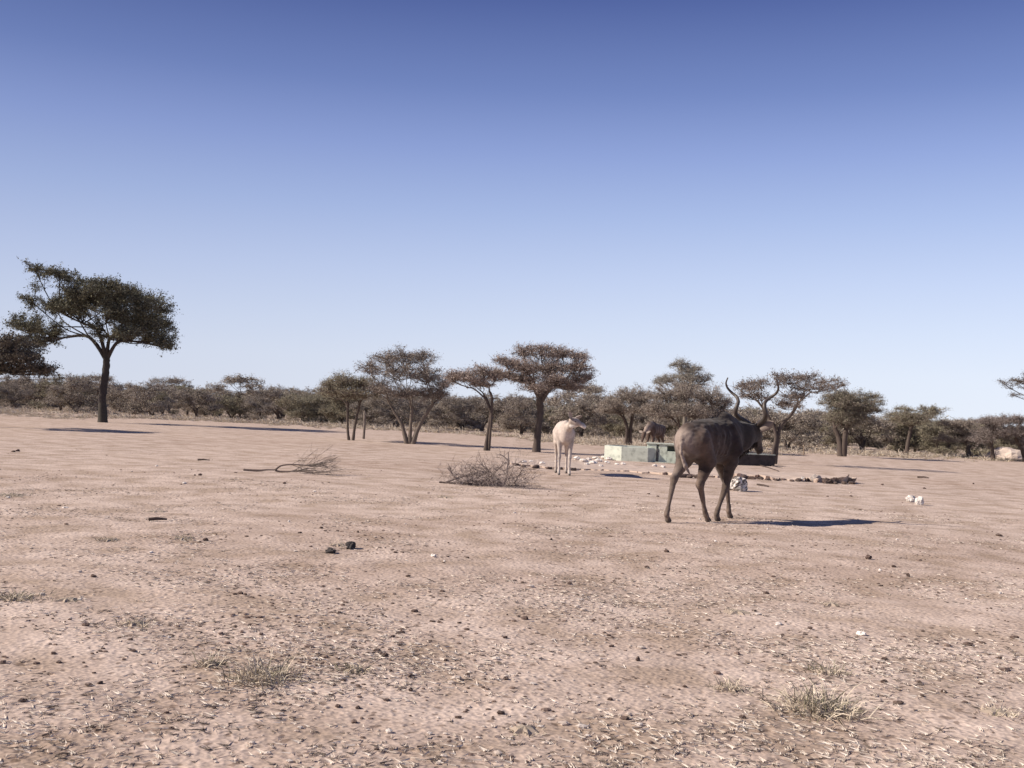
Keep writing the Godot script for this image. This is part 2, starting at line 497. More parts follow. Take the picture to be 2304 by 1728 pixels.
	photo_tree("spreading grey bush with drooping boughs beside the pale mound", Vector2(2240, 1036),
		[[[2236, 1036, 4.5], [2232, 1008, 4], [2230, 985, 4]], [[2308, 1042, 5], [2300, 1012, 4.4], [2284, 985, 4]]],
		[[2230, 947, 38, 13, 0], [2276, 943, 40, 13, 1], [2241, 969, 48, 16, 0], [2291, 969, 40, 18, 1], [2215, 985, 30, 16, 0], [2306, 992, 24, 16, 1]], brown.merged({leaf_a = Color(0.21, 0.18, 0.17), leaf_b = Color(0.3, 0.262, 0.245)}, true))
	photo_tree("dark tree reaching its twigs in from beyond the right edge", Vector2(2395, 1052),
		[[[2415, 1052, 8], [2412, 990, 7], [2405, 930, 6.5]]],
		[[2276, 858, 18, 6], [2330, 850, 30, 20], [2385, 860, 50, 32], [2318, 886, 12, 6], [2355, 900, 36, 18], [2400, 830, 60, 28], [2440, 870, 50, 36]], brown.merged({leaf_a = Color(0.09, 0.078, 0.07), leaf_b = Color(0.15, 0.13, 0.11), boughs = 6}, true))

	build_scrub(brown, olive, reddish)

func build_scrub(brown: Dictionary, olive: Dictionary, reddish: Dictionary):
	# the far belt of thorn bushes: nine shapes, copied
	var shapes = []
	for k in 9:
		var root = Node3D.new()
		root.name = ["thorn_bush", "umbrella_thorn_tree", "thorn_bush"][k % 3]
		var tree = k % 3 == 1
		var look = [brown, olive, brown][(k * 2 + k / 3) % 3].duplicate()
		look.merge({size = 1.25, leaf = 0.072, boughs = 6, twigs = 12, leaves = 5, bark = Color(0.13, 0.105, 0.09)}, true)
		var h = rng.randf_range(3.0, 3.8)
		var trunks = []; var clumps = []
		var stems = 1 if tree else 3
		for q in stems:
			var lean = Vector3(rng.randf_range(-0.5, 0.5), 0, rng.randf_range(-0.5, 0.5)) * (0.4 if tree else 1.3)
			var th = h * (0.48 if tree else 0.24)
			trunks.append([[Vector3(lean.x * 0.1, -0.1, lean.z * 0.1), Vector3(lean.x * 0.35, th * 0.5, lean.z * 0.35), Vector3(lean.x, th, lean.z)], [0.10, 0.075, 0.06]])
		var width = h * rng.randf_range(0.6, 0.8)
		var layers = 14 if tree else 24
		for q in layers:
			var a = TAU * q / layers * 2.4 + rng.randf() * 0.6
			var rr = sqrt(rng.randf()) * width * 0.76
			var top = h * (1.0 - 0.34 * pow(rr / width, 2.0))
			var lowest = h * (0.5 if tree else 0.1)
			var y = lerpf(lowest, top - 0.25, pow(rng.randf(), 0.85))
			clumps.append([Vector3(cos(a) * rr, y, sin(a) * rr), Vector3(rng.randf_range(0.55, 1.0), rng.randf_range(0.24, 0.4) if tree else rng.randf_range(0.4, 0.65), rng.randf_range(0.55, 1.0)), q % stems])
		grow(root, trunks, clumps, look)
		shapes.append(root)
	var zones = ["at the far left edge", "left of the tall trunk", "right of the tall trunk", "behind the long tree shadow", "left of the wooden post", "behind the round pale tree",
		"behind the broad umbrella tree", "behind the trough", "behind the brown bull", "behind the rounded olive tree", "right of the little umbrella tree"]
	var ends = [60, 225, 380, 560, 760, 1010, 1180, 1420, 1700, 2000, 2400]
	var rows = [[76.0, 31], [88.0, 37], [104.0, 40], [130.0, 42], [165.0, 44]]
	var row_words = ["front row", "second row", "third row", "fourth row", "last row"]
	var first_words = ["first", "second", "third", "fourth", "fifth", "sixth", "seventh", "eighth", "ninth", "tenth"]
	for rr in rows.size():
		var d: float = rows[rr][0]
		var count: int = rows[rr][1]
		var number = {}
		for k in count:
			var f = (k + rng.randf_range(0.15, 0.85)) / count * 2.0 - 1.0
			var dist = d * (1.05 - 0.16 * f) + rng.randf_range(-5, 5)
			var x = f * 0.52 * dist
			var px = 1152.0 + x / dist * FOCAL
			var kind = rng.randi_range(0, 8)
			if rr == 0 and kind % 3 == 1: kind = (kind + 1) % 9
			var turn = rng.randf() * TAU
			var sc = rng.randf_range(0.62, 1.08) * (1.0 if rr < 2 else 1.12)
			if rng.randf() < 0.12: sc *= 1.3
			var wide = Vector2(rng.randf_range(1.0, 1.3), rng.randf_range(1.0, 1.3))
			if px > 1950: sc *= 0.85
			if (absf(px - 232.0) < 14.0 and rr == 0) or (px > 2225.0 and dist < 72.0): continue
			var zone = 0
			while zone < ends.size() - 1 and px > ends[zone]: zone += 1
			var tree = kind % 3 == 1
			var key = "%d %s" % [zone, tree]
			number[key] = number.get(key, -1) + 1
			var words = "%s %s from left, %s of scrub %s" % [first_words[mini(number[key], 9)], "flat tree" if tree else "bushy shrub", row_words[rr], zones[zone]]
			var o = copy(shapes[kind], on(x, -dist), turn, Vector3(sc * wide.x, sc, sc * wide.y))
			tag(o, words, "tree" if tree else "bush", "thorn trees in the far scrub" if tree else "thorn bushes in the far scrub")
	# beyond them the scrub closes into one mass
	var mass = []
	for k in 900:
		var a = rng.randf_range(-0.62, 0.62)
		var r = 195.0 + 420.0 * pow(rng.randf(), 1.6)
		var s = rng.randf_range(0.75, 1.15)
		mass.append([Transform3D(Basis(Vector3.UP, rng.randf() * TAU).scaled(Vector3(s * 1.3, s, s * 1.3)), on(tan(a) * r, -r)), Color(1, 1, 1) * rng.randf_range(0.85, 1.1)])
	var crown: MeshInstance3D = shapes[0].get_node("crown")
	scatter("scrub", "distant thorn scrub closing the view behind the rows of bushes", crown.mesh, mats.leaf, mass)
	for s in shapes: s.free()

# ------------------------------------------------------------------ animals: one smooth surface round a skeleton
class Body:
	var a := PackedVector3Array()
	var b := PackedVector3Array()
	var ra := PackedFloat32Array()
	var rb := PackedFloat32Array()
	var sq := PackedFloat32Array()
	var kk := PackedFloat32Array()
	var col := PackedColorArray()
	var shag := 0.0
	var shag_noise: FastNoiseLite
	func bone(p: Vector3, q: Vector3, r0: float, r1: float, c: Color, narrow := 1.0, blend := 0.05):
		a.push_back(p); b.push_back(q); ra.push_back(r0); rb.push_back(r1); sq.push_back(narrow); kk.push_back(blend); col.push_back(c)
	func chain(pts: Array, r: Array, c: Color, c2: Color, blend := 0.04):
		for k in pts.size() - 1:
			bone(pts[k], pts[k + 1], r[k], r[k + 1], c.lerp(c2, float(k) / maxi(pts.size() - 2, 1)), 1.0, blend)
	func one(k: int, p: Vector3) -> float:
		var pa = p - a[k]; var ba = b[k] - a[k]
		pa.z *= sq[k]; ba.z *= sq[k]
		var h = clampf(pa.dot(ba) / maxf(ba.length_squared(), 1e-9), 0.0, 1.0)
		return (pa - ba * h).length() - lerpf(ra[k], rb[k], h)
	func at(p: Vector3, ids: PackedInt32Array) -> float:
		var d = 10.0
		for k in ids:
			var e = one(k, p)
			var h = maxf(kk[k] - absf(d - e), 0.0) / kk[k]
			d = minf(d, e) - h * h * kk[k] * 0.25
		if shag > 0.0: d += shag * shag_noise.get_noise_3d(p.x * 22.0, p.y * 60.0, p.z * 60.0) * clampf(p.y * 2.0 - 0.6, 0.15, 1.0)
		return d
	func edge(x: float, z: float, from: float, way: float) -> float:
		var all := PackedInt32Array(range(a.size()))
		var y = from
		for k in 160:
			if at(Vector3(x, y, z), all) < 0.0: return y
			y += 0.008 * way
		return from
	func colour(p: Vector3) -> Color:
		var w = 0.0
		var c = Vector3.ZERO
		for k in a.size():
			var e = one(k, p)
			if e > 0.15: continue
			var q = 1.0 / pow(maxf(e, 0.0) + 0.02, 3.0)
			w += q
			c += Vector3(col[k].r, col[k].g, col[k].b) * q
		c /= maxf(w, 1e-9)
		return Color(c.x, c.y, c.z)
	func surface(lo: Vector3, hi: Vector3, cell: float, paint: Callable) -> ArrayMesh:
		var B = 8
		var nb = Vector3i(((hi - lo) / (cell * B)).ceil())
		var nx = nb.x * B + 1; var ny = nb.y * B + 1; var nz = nb.z * B + 1
		var val := PackedFloat32Array()
		val.resize(nx * ny * nz)
		val.fill(1.0)
		var reach = cell * B * 0.87
		var live = []
		for bx in nb.x:
			for by in nb.y:
				for bz in nb.z:
					var cc = lo + (Vector3(bx, by, bz) + Vector3(0.5, 0.5, 0.5)) * cell * B
					var ids := PackedInt32Array()
					var least = 10.0
					for k in a.size():
						var e = one(k, cc)
						least = minf(least, e)
						if e < reach * sq[k] + 0.08: ids.push_back(k)
					if ids.is_empty(): continue
					var deep = least < -(reach * 1.8 + 0.02)
					for ix in range(bx * B, bx * B + B + 1):
						for iy in range(by * B, by * B + B + 1):
							var row = (ix * ny + iy) * nz
							for iz in range(bz * B, bz * B + B + 1):
								if deep: val[row + iz] = -1.0
								else:
									if val[row + iz] == 1.0: val[row + iz] = at(lo + Vector3(ix, iy, iz) * cell, ids)
					if not deep: live.append(Vector3i(bx, by, bz))
		var index := PackedInt32Array()
		index.resize(nx * ny * nz)
		index.fill(-1)
		var v := PackedVector3Array(); var idx := PackedInt32Array(); var c := PackedColorArray()
		var corner = [Vector3i(0, 0, 0), Vector3i(1, 0, 0), Vector3i(0, 1, 0), Vector3i(1, 1, 0), Vector3i(0, 0, 1), Vector3i(1, 0, 1), Vector3i(0, 1, 1), Vector3i(1, 1, 1)]
		var edges = [[0, 1], [2, 3], [4, 5], [6, 7], [0, 2], [1, 3], [4, 6], [5, 7], [0, 4], [1, 5], [2, 6], [3, 7]]
		var off = []
		for q in corner: off.append((q.x * ny + q.y) * nz + q.z)
		var cells = []
		for bl in live:
			for ix in range(bl.x * B, bl.x * B + B):
				for iy in range(bl.y * B, bl.y * B + B):
					for iz in range(bl.z * B, bl.z * B + B):
						var at0 = (ix * ny + iy) * nz + iz
						var inside = 0
						for q in 8:
							if val[at0 + off[q]] < 0.0: inside += 1
						if inside == 0 or inside == 8: continue
						var sum = Vector3.ZERO
						var many = 0
						for e in edges:
							var f0 = val[at0 + off[e[0]]]; var f1 = val[at0 + off[e[1]]]
							if (f0 < 0.0) == (f1 < 0.0): continue
							sum += Vector3(corner[e[0]]).lerp(Vector3(corner[e[1]]), f0 / (f0 - f1))
							many += 1
						index[at0] = v.size()
						v.push_back(lo + (Vector3(ix, iy, iz) + sum / many) * cell)
						cells.append(Vector3i(ix, iy, iz))
		var step = [ny * nz, nz, 1]
		for q in cells:
			var at0 = (q.x * ny + q.y) * nz + q.z
			for axis in 3:
				var u = (axis + 1) % 3; var w = (axis + 2) % 3
				var s0 = val[at0] < 0.0
				if s0 == (val[at0 + step[axis]] < 0.0): continue
				if q[u] == 0 or q[w] == 0: continue
				var p0 = index[at0 - step[u] - step[w]]; var p1 = index[at0 - step[w]]; var p2 = index[at0]; var p3 = index[at0 - step[u]]
				if p0 < 0 or p1 < 0 or p3 < 0: continue
				if s0: idx.append_array(PackedInt32Array([p0, p2, p1, p0, p3, p2]))
				else: idx.append_array(PackedInt32Array([p0, p1, p2, p0, p2, p3]))
		var n := PackedVector3Array()
		n.resize(v.size())
		for k in range(0, idx.size(), 3):
			var fn = (v[idx[k + 2]] - v[idx[k]]).cross(v[idx[k + 1]] - v[idx[k]])
			n[idx[k]] += fn; n[idx[k + 1]] += fn; n[idx[k + 2]] += fn
		for k in v.size():
			n[k] = n[k].normalized()
			c.push_back(paint.call(v[k], colour(v[k])))
		var arr = []
		arr.resize(Mesh.ARRAY_MAX)
		arr[Mesh.ARRAY_VERTEX] = v; arr[Mesh.ARRAY_NORMAL] = n; arr[Mesh.ARRAY_COLOR] = c; arr[Mesh.ARRAY_INDEX] = idx
		var m := ArrayMesh.new()
		m.add_surface_from_arrays(Mesh.PRIMITIVE_TRIANGLES, arr)
		return m

func ear_mesh(at: Vector3, along: Vector3, opening: Vector3, ln: float, w: float, outside: Color, inside: Color) -> ArrayMesh:
	# a cupped leaf with thickness
	var s := Shape.new()
	along = along.normalized()
	var side = along.cross(opening).normalized()
	opening = side.cross(along).normalized()
	var rows = 7
	var cols = 6
	for layer in 2:
		var first = s.v.size()
		for r in rows + 1:
			var t = float(r) / rows
			var half = w * 0.5 * (0.35 + 1.25 * t - 1.6 * t * t * t) if t < 1.0 else 0.001
			half = maxf(half, 0.002)
			for q in cols + 1:
				var u = q * 2.0 / cols - 1.0
				var p = at + along * ln * t + side * half * u - opening * (half * 0.75 * (1.0 - u * u)) * (1.0 if layer == 0 else 0.82) + opening * (0.006 if layer == 1 else 0.0)
				s.vert(p, (-opening if layer == 0 else opening) + side * u * 0.6 * (1 if layer == 0 else -1), outside if layer == 0 else inside)
		for r in rows:
			for q in cols:
				var a = first + r * (cols + 1) + q
				var b = a + 1; var d = a + cols + 1; var e = d + 1
				if layer == 0: s.i.append_array(PackedInt32Array([a, b, d, b, e, d]))
				else: s.i.append_array(PackedInt32Array([a, d, b, b, d, e]))
	for k in s.n.size(): s.n[k] = s.n[k].normalized()
	return s.mesh()

func eye_mesh(p: Vector3, r: float) -> SphereMesh:
	var m := SphereMesh.new()
	m.radius = r; m.height = 2 * r; m.radial_segments = 10; m.rings = 6
	return m

func add_eyes(root: Node3D, head: Vector3, fwd: Vector3, out: float, r := 0.02):
	var side = fwd.cross(Vector3.UP).normalized()
	for s in [-1, 1]:
		var e = obj("eye", eye_mesh(Vector3.ZERO, r), mats.eye, root)
		e.position = head + side * out * s

func hair(s: Shape, p: Vector3, d: Vector3, ln: float, w: float, c: Color):
	var t = d.cross(rv()).normalized() * w
	var q = p + d * ln * 0.6 + rv() * 0.008
	s.quad(p - t, p + t, q + t * 0.7, q - t * 0.7, c)
	s.tri(q - t * 0.7, q + t * 0.7, p + d * ln + Vector3(0, -0.01, 0), c)

func build_bull():
	var root = thing("kudu_bull", "dark brown antelope bull with tall spiral horns walking away to the right", "antelope", Vector3(2.462, height(2.462, -13.25), -13.25), deg_to_rad(45.0))
	var B := Body.new()
	B.shag = 0.008
	B.shag_noise = coat_noise
	var coat = Color(0.066, 0.045, 0.037)
	var rump = Color(0.13, 0.1, 0.085)
	var necky = Color(0.038, 0.028, 0.025)
	var leg = Color(0.21, 0.16, 0.13)
	var legtop = Color(0.06, 0.044, 0.038)
	B.bone(Vector3(-0.31, 1.03, 0), Vector3(-0.03, 0.995, 0), 0.19, 0.27, coat, 1.4, 0.1)
	B.bone(Vector3(-0.03, 0.995, 0), Vector3(0.38, 1.03, 0), 0.27, 0.295, coat, 1.3, 0.1)
	B.bone(Vector3(-0.35, 1.08, 0), Vector3(-0.2, 1.12, 0), 0.125, 0.125, coat, 1.2, 0.1)
	B.bone(Vector3(-0.41, 0.98, 0), Vector3(-0.33, 0.92, 0), 0.1, 0.13, rump, 1.1, 0.1)
	B.bone(Vector3(0.1, 1.16, 0), Vector3(0.4, 1.24, 0), 0.10, 0.13, coat, 1.6, 0.08)
	B.bone(Vector3(0.4, 1.26, 0), Vector3(0.56, 1.24, 0), 0.125, 0.10, coat, 1.5, 0.08)
	B.bone(Vector3(0.42, 0.93, 0), Vector3(0.5, 0.9, 0), 0.2, 0.17, coat, 1.2, 0.08)
	# shoulder blades, hip bones, ribs
	for s in [-1.0, 1.0]:
		B.bone(Vector3(0.36, 1.2, 0.13 * s), Vector3(0.47, 0.9, 0.185 * s), 0.06, 0.07, coat, 1.0, 0.03)
		B.bone(Vector3(-0.2, 1.16, 0.1 * s), Vector3(-0.25, 1.1, 0.135 * s), 0.05, 0.06, coat, 1.0, 0.03)
		B.bone(Vector3(-0.4, 1.04, 0.05 * s), Vector3(-0.34, 0.88, 0.1 * s), 0.06, 0.07, rump, 1.0, 0.09)
		for r in 5:
			B.bone(Vector3(0.26 - r * 0.075, 1.08, 0.2 * s), Vector3(0.2 - r * 0.075, 0.86, 0.185 * s), 0.022, 0.018, coat, 1.0, 0.02)
	# neck, thick with the mane
	B.bone(Vector3(0.5, 1.09, 0), Vector3(0.84, 1.08, 0), 0.23, 0.185, necky, 1.45, 0.08)
	B.bone(Vector3(0.84, 1.08, 0), Vector3(1.13, 1.13, -0.01), 0.185, 0.13, necky, 1.45, 0.07)
	# head
	var hf = Vector3(cos(0.28), 0, -sin(0.28))
	var poll = Vector3(1.17, 1.17, -0.02)
	var muzzle = poll + hf * 0.27 + Vector3(0, -0.26, 0)
	var face = Color(0.065, 0.048, 0.04)
	B.bone(poll, poll + hf * 0.07 + Vector3(0, -0.06, 0), 0.088, 0.085, face, 1.0, 0.04)
	B.bone(poll + hf * 0.06 + Vector3(0, -0.06, 0), muzzle, 0.08, 0.05, face, 1.0, 0.04)
	B.bone(poll + hf * 0.02 + Vector3(0, -0.1, 0), muzzle + Vector3(0, -0.02, 0) - hf * 0.03, 0.07, 0.036, face, 1.2, 0.03)
	B.bone(muzzle - hf * 0.01, muzzle + hf * 0.015 + Vector3(0, -0.02, 0), 0.05, 0.045, Color(0.16, 0.135, 0.12), 1.0, 0.03)
	# legs: left hind back, right hind forward, right fore back, left fore forward
	B.chain([Vector3(-0.27, 1.0, -0.09), Vector3(-0.25, 0.76, -0.12), Vector3(-0.48, 0.53, -0.1), Vector3(-0.595, 0.16, -0.09), Vector3(-0.62, 0.1, -0.09), Vector3(-0.585, 0.03, -0.09)], [0.16, 0.098, 0.04, 0.021, 0.026, 0.03], rump, leg)
	B.chain([Vector3(-0.27, 1.0, 0.09), Vector3(-0.1, 0.76, 0.12), Vector3(-0.21, 0.47, 0.1), Vector3(-0.07, 0.14, 0.09), Vector3(-0.045, 0.09, 0.09), Vector3(0.0, 0.03, 0.09)], [0.165, 0.105, 0.043, 0.023, 0.027, 0.03], coat * 1.5, leg)
	B.bone(Vector3(-0.48, 0.53, -0.1), Vector3(-0.51, 0.56, -0.1), 0.04, 0.025, leg, 1.0, 0.03)
	B.bone(Vector3(-0.21, 0.47, 0.1), Vector3(-0.24, 0.5, 0.1), 0.04, 0.025, leg, 1.0, 0.03)
	B.chain([Vector3(0.4, 1.0, 0.1), Vector3(0.43, 0.76, 0.12), Vector3(0.345, 0.44, 0.11), Vector3(0.2, 0.15, 0.1), Vector3(0.175, 0.09, 0.1), Vector3(0.2, 0.03, 0.1)], [0.15, 0.085, 0.042, 0.025, 0.028, 0.031], legtop, leg)
	B.chain([Vector3(0.42, 1.0, -0.1), Vector3(0.5, 0.76, -0.12), Vector3(0.7, 0.43, -0.11), Vector3(0.755, 0.15, -0.1), Vector3(0.755, 0.09, -0.1), Vector3(0.79, 0.03, -0.1)], [0.145, 0.078, 0.037, 0.021, 0.026, 0.03], legtop, leg)
	for f in [Vector3(-0.585, 0.03, -0.09), Vector3(0.0, 0.03, 0.09), Vector3(0.2, 0.03, 0.1), Vector3(0.79, 0.03, -0.1)]:
		B.bone(f, f + Vector3(0.045, -0.012, 0), 0.036, 0.022, Color(0.04, 0.034, 0.03), 1.0, 0.02)
	# tail
	B.chain([Vector3(-0.44, 1.13, 0.01), Vector3(-0.525, 1.05, 0.02), Vector3(-0.54, 0.86, 0.03), Vector3(-0.48, 0.7, 0.06), Vector3(-0.41, 0.6, 0.08)], [0.035, 0.022, 0.019, 0.026, 0.012], rump, Color(0.2, 0.165, 0.145), 0.02)
	var paint = func(p: Vector3, c: Color) -> Color:
		var t = coat_noise.get_noise_3dv(p * 9.0) * 0.5 + coat_noise.get_noise_3dv(p * 38.0) * 0.4
		c = c * (1.0 + 0.75 * t)
		c = c.lerp(Color(0.34, 0.275, 0.24), 0.85 * smoothstep(-0.38, -0.5, p.x) * smoothstep(0.5, 0.7, p.y) * smoothstep(1.2, 1.1, p.y))  # pale rump coat, lightened further by sunlight painted into its rear
		if p.y > 0.62 and p.x > -0.35: c = c.lerp(Color(0.03, 0.022, 0.021), clampf(coat_noise.get_noise_3d(p.x * 6.0 + 40.0, p.y * 5.0, p.z * 5.0) * 3.4 + 0.15, 0.0, 0.8))
		if p.y > 0.84 and p.y < 1.24 and absf(p.z) > 0.08 and p.x < 0.3:
			for sx in [-0.37, -0.25, -0.12, 0.0, 0.12, 0.24]:
				var dx = absf(p.x - sx - (p.y - 1.0) * 0.1 + coat_noise.get_noise_1d(p.y * 30.0 + sx * 90.0) * 0.02)
				if dx < 0.014: c = c.lerp(Color(0.24, 0.21, 0.19), 0.4 * (0.3 + 0.8 * coat_noise.get_noise_2d(p.y * 20.0, sx * 50.0)))
		if p.y > 1.25 and p.x < 0.55: c = c.lerp(Color(0.09, 0.07, 0.06), 0.5)
		return c
	obj("body", B.surface(Vector3(-0.8, -0.03, -0.36), Vector3(1.62, 1.46, 0.36), 0.0155, paint), mats.coat, root)
	# horns
	var lat = hf.cross(Vector3.UP).normalized()          # the head's right
	for s in [-1, 1]:
		var pts = []
		for q in [[0.045, 0.05, 0.02], [0.11, 0.10, -0.05], [0.20, 0.155, -0.12], [0.245, 0.22, -0.19], [0.225, 0.30, -0.21], [0.215, 0.375, -0.17], [0.27, 0.44, -0.11], [0.36, 0.50, -0.10], [0.41, 0.56, -0.15], [0.415, 0.62, -0.20], [0.385, 0.69, -0.21]]:
			pts.append(poll + lat * q[0] * s * 0.84 + Vector3(0, q[1], 0) + hf * q[2])
		var path = curve(pts, 8)
		var rad = []
		for k in path.size():
			var t = float(k) / (path.size() - 1)
			rad.append(lerpf(0.043, 0.008, pow(t, 0.9)) * (1.0 + 0.07 * sin(k * 2.1) * (1.0 - t)))
		var h := Shape.new()
		h.tube(path, rad, 10, Color(0.05, 0.04, 0.034), Color(0.075, 0.06, 0.052))
		obj("horn", h.mesh(), mats.horn, root)
		obj("ear", ear_mesh(poll + lat * 0.085 * s + Vector3(0, 0.0, 0) - hf * 0.02, lat * s + Vector3(0, 0.7 if s > 0 else 0.15, 0) - hf * 0.15, hf * 0.5 + Vector3(0, -0.1, 0) - lat * s * 0.2, 0.23, 0.15, Color(0.3, 0.245, 0.215), Color(0.5, 0.43, 0.39)), mats.coat, root)
	add_eyes(root, poll + hf * 0.1 + Vector3(0, -0.08, 0), hf, 0.07)
	# dorsal crest and throat fringe
	var m := Shape.new()
	var tops = []; var lows = []
	for k in 41: tops.append(B.edge(lerpf(-0.4, 1.1, k / 40.0), -0.01 * k / 40.0, 1.55, -1.0))
	for k in 21: lows.append(B.edge(lerpf(0.55, 1.18, k / 20.0), -0.01, 0.6, 1.0))
	for k in 900:
		var t = rng.randf()
		var x = lerpf(-0.4, 1.1, t)
		var q = t * 40.0
		var top = lerpf(tops[int(q)], tops[mini(int(q) + 1, 40)], q - int(q))
		hair(m, Vector3(x, top - 0.008, rng.randf_range(-0.022, 0.022) - 0.01 * t), Vector3(-0.75, 0.5, rng.randf_range(-0.3, 0.3)).normalized(), rng.randf_range(0.035, 0.06) * (0.55 if x < 0.1 else 1.0), 0.006, (Color(0.3, 0.25, 0.22) if rng.randf() < 0.6 and x < 0.62 else Color(0.08, 0.062, 0.053)) * rng.randf_range(0.7, 1.3))
	obj("mane", m.mesh(), mats.coat, root)
	var f := Shape.new()
	for k in 420:
		var t = rng.randf()
		var x = lerpf(0.55, 1.2, t)
		var low = lerpf(lows[int(t * 20.0)], lows[mini(int(t * 20.0) + 1, 20)], t * 20.0 - int(t * 20.0))
		hair(f, Vector3(x, low + 0.012, rng.randf_range(-0.035, 0.035)), Vector3(-0.1, -1, rng.randf_range(-0.2, 0.2)).normalized(), rng.randf_range(0.06, 0.15) * (1.0 - 0.4 * t), 0.006, Color(0.05, 0.038, 0.033) * rng.randf_range(0.7, 1.5))
	obj("throat_fringe", f.mesh(), mats.coat, root)

func build_cow():
	var at = spot(1268, 1067)
	var root = thing("kudu_cow", "pale fawn hornless antelope facing the camera and looking to the right", "antelope", at, deg_to_rad(-88.0))
	var B := Body.new()
	var coat = Color(0.56, 0.475, 0.42)
	var leg = Color(0.5, 0.43, 0.38)
	var white = Color(0.66, 0.6, 0.55)
	B.bone(Vector3(-0.85, 0.98, 0.02), Vector3(-0.4, 0.93, 0), 0.18, 0.25, coat, 1.15, 0.1)
	B.bone(Vector3(-0.4, 0.93, 0.02), Vector3(0.1, 0.95, 0), 0.25, 0.225, coat, 1.3, 0.1)
	B.bone(Vector3(-0.15, 1.08, 0), Vector3(0.08, 1.12, 0), 0.1, 0.09, coat, 1.4, 0.08)
	B.bone(Vector3(0.06, 0.82, 0), Vector3(0.15, 0.82, 0), 0.16, 0.12, coat, 1.2, 0.08)
	# neck towards the camera and to the right of the photo
	B.bone(Vector3(0.12, 1.0, 0.0), Vector3(0.36, 1.09, -0.06), 0.135, 0.08, coat * 0.9, 1.15, 0.07)
	B.bone(Vector3(0.36, 1.09, -0.06), Vector3(0.5, 1.19, -0.09), 0.08, 0.064, coat, 1.0, 0.06)
	var poll = Vector3(0.52, 1.21, -0.10)
	var hf = Vector3(0.35, -0.3, -0.88).normalized()
	var face = Color(0.38, 0.31, 0.27)
	B.bone(poll, poll + hf * 0.09, 0.08, 0.076, face, 1.0, 0.04)
	B.bone(poll + hf * 0.06, poll + hf * 0.25 + Vector3(0, -0.015, 0), 0.072, 0.046, face, 1.0, 0.03)
	B.bone(poll + Vector3(0.0, -0.12, 0.02), poll + hf * 0.1 + Vector3(0, -0.07, 0), 0.046, 0.036, white * 1.1, 1.0, 0.03)
	B.bone(poll + hf * 0.245 + Vector3(0, -0.02, 0), poll + hf * 0.28 + Vector3(0, -0.035, 0), 0.05, 0.045, white * 1.1, 1.0, 0.03)
	for s in [[-0.12, 0.115, 0.0], [-0.05, -0.115, 0.02]]:
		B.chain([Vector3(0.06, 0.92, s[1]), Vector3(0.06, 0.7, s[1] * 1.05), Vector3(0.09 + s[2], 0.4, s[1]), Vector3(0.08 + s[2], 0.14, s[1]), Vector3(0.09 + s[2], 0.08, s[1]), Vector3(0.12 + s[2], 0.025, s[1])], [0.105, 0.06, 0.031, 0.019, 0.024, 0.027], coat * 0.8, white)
		B.bone(Vector3(0.12 + s[2], 0.025, s[1]), Vector3(0.155 + s[2], 0.018, s[1]), 0.032, 0.02, Color(0.06, 0.05, 0.045), 1.0, 0.02)
		B.chain([Vector3(-0.72, 0.93, s[1] * 0.8), Vector3(-0.64, 0.72, s[1]), Vector3(-0.82 + s[2] * 3.0, 0.47, s[1]), Vector3(-0.79 + s[2] * 3.0, 0.14, s[1]), Vector3(-0.785 + s[2] * 3.0, 0.08, s[1]), Vector3(-0.75 + s[2] * 3.0, 0.025, s[1])], [0.14, 0.085, 0.035, 0.02, 0.024, 0.027], coat, leg)
		B.bone(Vector3(-0.75 + s[2] * 3.0, 0.025, s[1]), Vector3(-0.71 + s[2] * 3.0, 0.018, s[1]), 0.032, 0.02, Color(0.06, 0.05, 0.045), 1.0, 0.02)
	B.chain([Vector3(-1.0, 1.04, 0.02), Vector3(-1.05, 0.9, 0.02), Vector3(-1.02, 0.7, 0.02)], [0.035, 0.022, 0.026], coat, coat * 0.6, 0.03)
	var paint = func(p: Vector3, c: Color) -> Color:
		c = c * (1.0 + 0.4 * coat_noise.get_noise_3dv(p * 12.0) * 0.6 + 0.2 * coat_noise.get_noise_3dv(p * 40.0))
		if p.y > 0.8 and p.y < 1.12 and absf(p.z) > 0.08 and p.x < 0.0:
			for sx in [-0.75, -0.6, -0.46, -0.32, -0.18, -0.06]:
				if absf(p.x - sx) < 0.016: c = c.lerp(white, 0.6)
		return c
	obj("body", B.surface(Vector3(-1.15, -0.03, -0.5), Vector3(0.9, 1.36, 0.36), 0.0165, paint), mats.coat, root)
	var lat = hf.cross(Vector3.UP).normalized()
	for s in [-1, 1]:
		obj("ear", ear_mesh(poll + lat * 0.06 * s + Vector3(0, 0.03, 0), lat * s * 0.75 + Vector3(0, 0.75, 0) - hf * (0.1 if s > 0 else -0.9), hf + lat * s * 0.2, 0.24, 0.14, Color(0.36, 0.295, 0.26), Color(0.42, 0.35, 0.31)), mats.coat, root)
	add_eyes(root, poll + hf * 0.09 + Vector3(0, 0.015, 0), hf, 0.062)
	var m := Shape.new()
	for k in 160:
		var t = rng.randf()
		hair(m, Vector3(-0.15, 1.17, 0).lerp(Vector3(0.42, 1.22, -0.13), t) + Vector3(0, sin(t * PI) * 0.015, rng.randf_range(-0.012, 0.012)), Vector3(-0.3, 0.9, rng.randf_range(-0.2, 0.2)).normalized(), rng.randf_range(0.03, 0.055), 0.005, Color(0.2, 0.15, 0.12) * rng.randf_range(0.7, 1.4))
	obj("mane", m.mesh(), mats.coat, root)

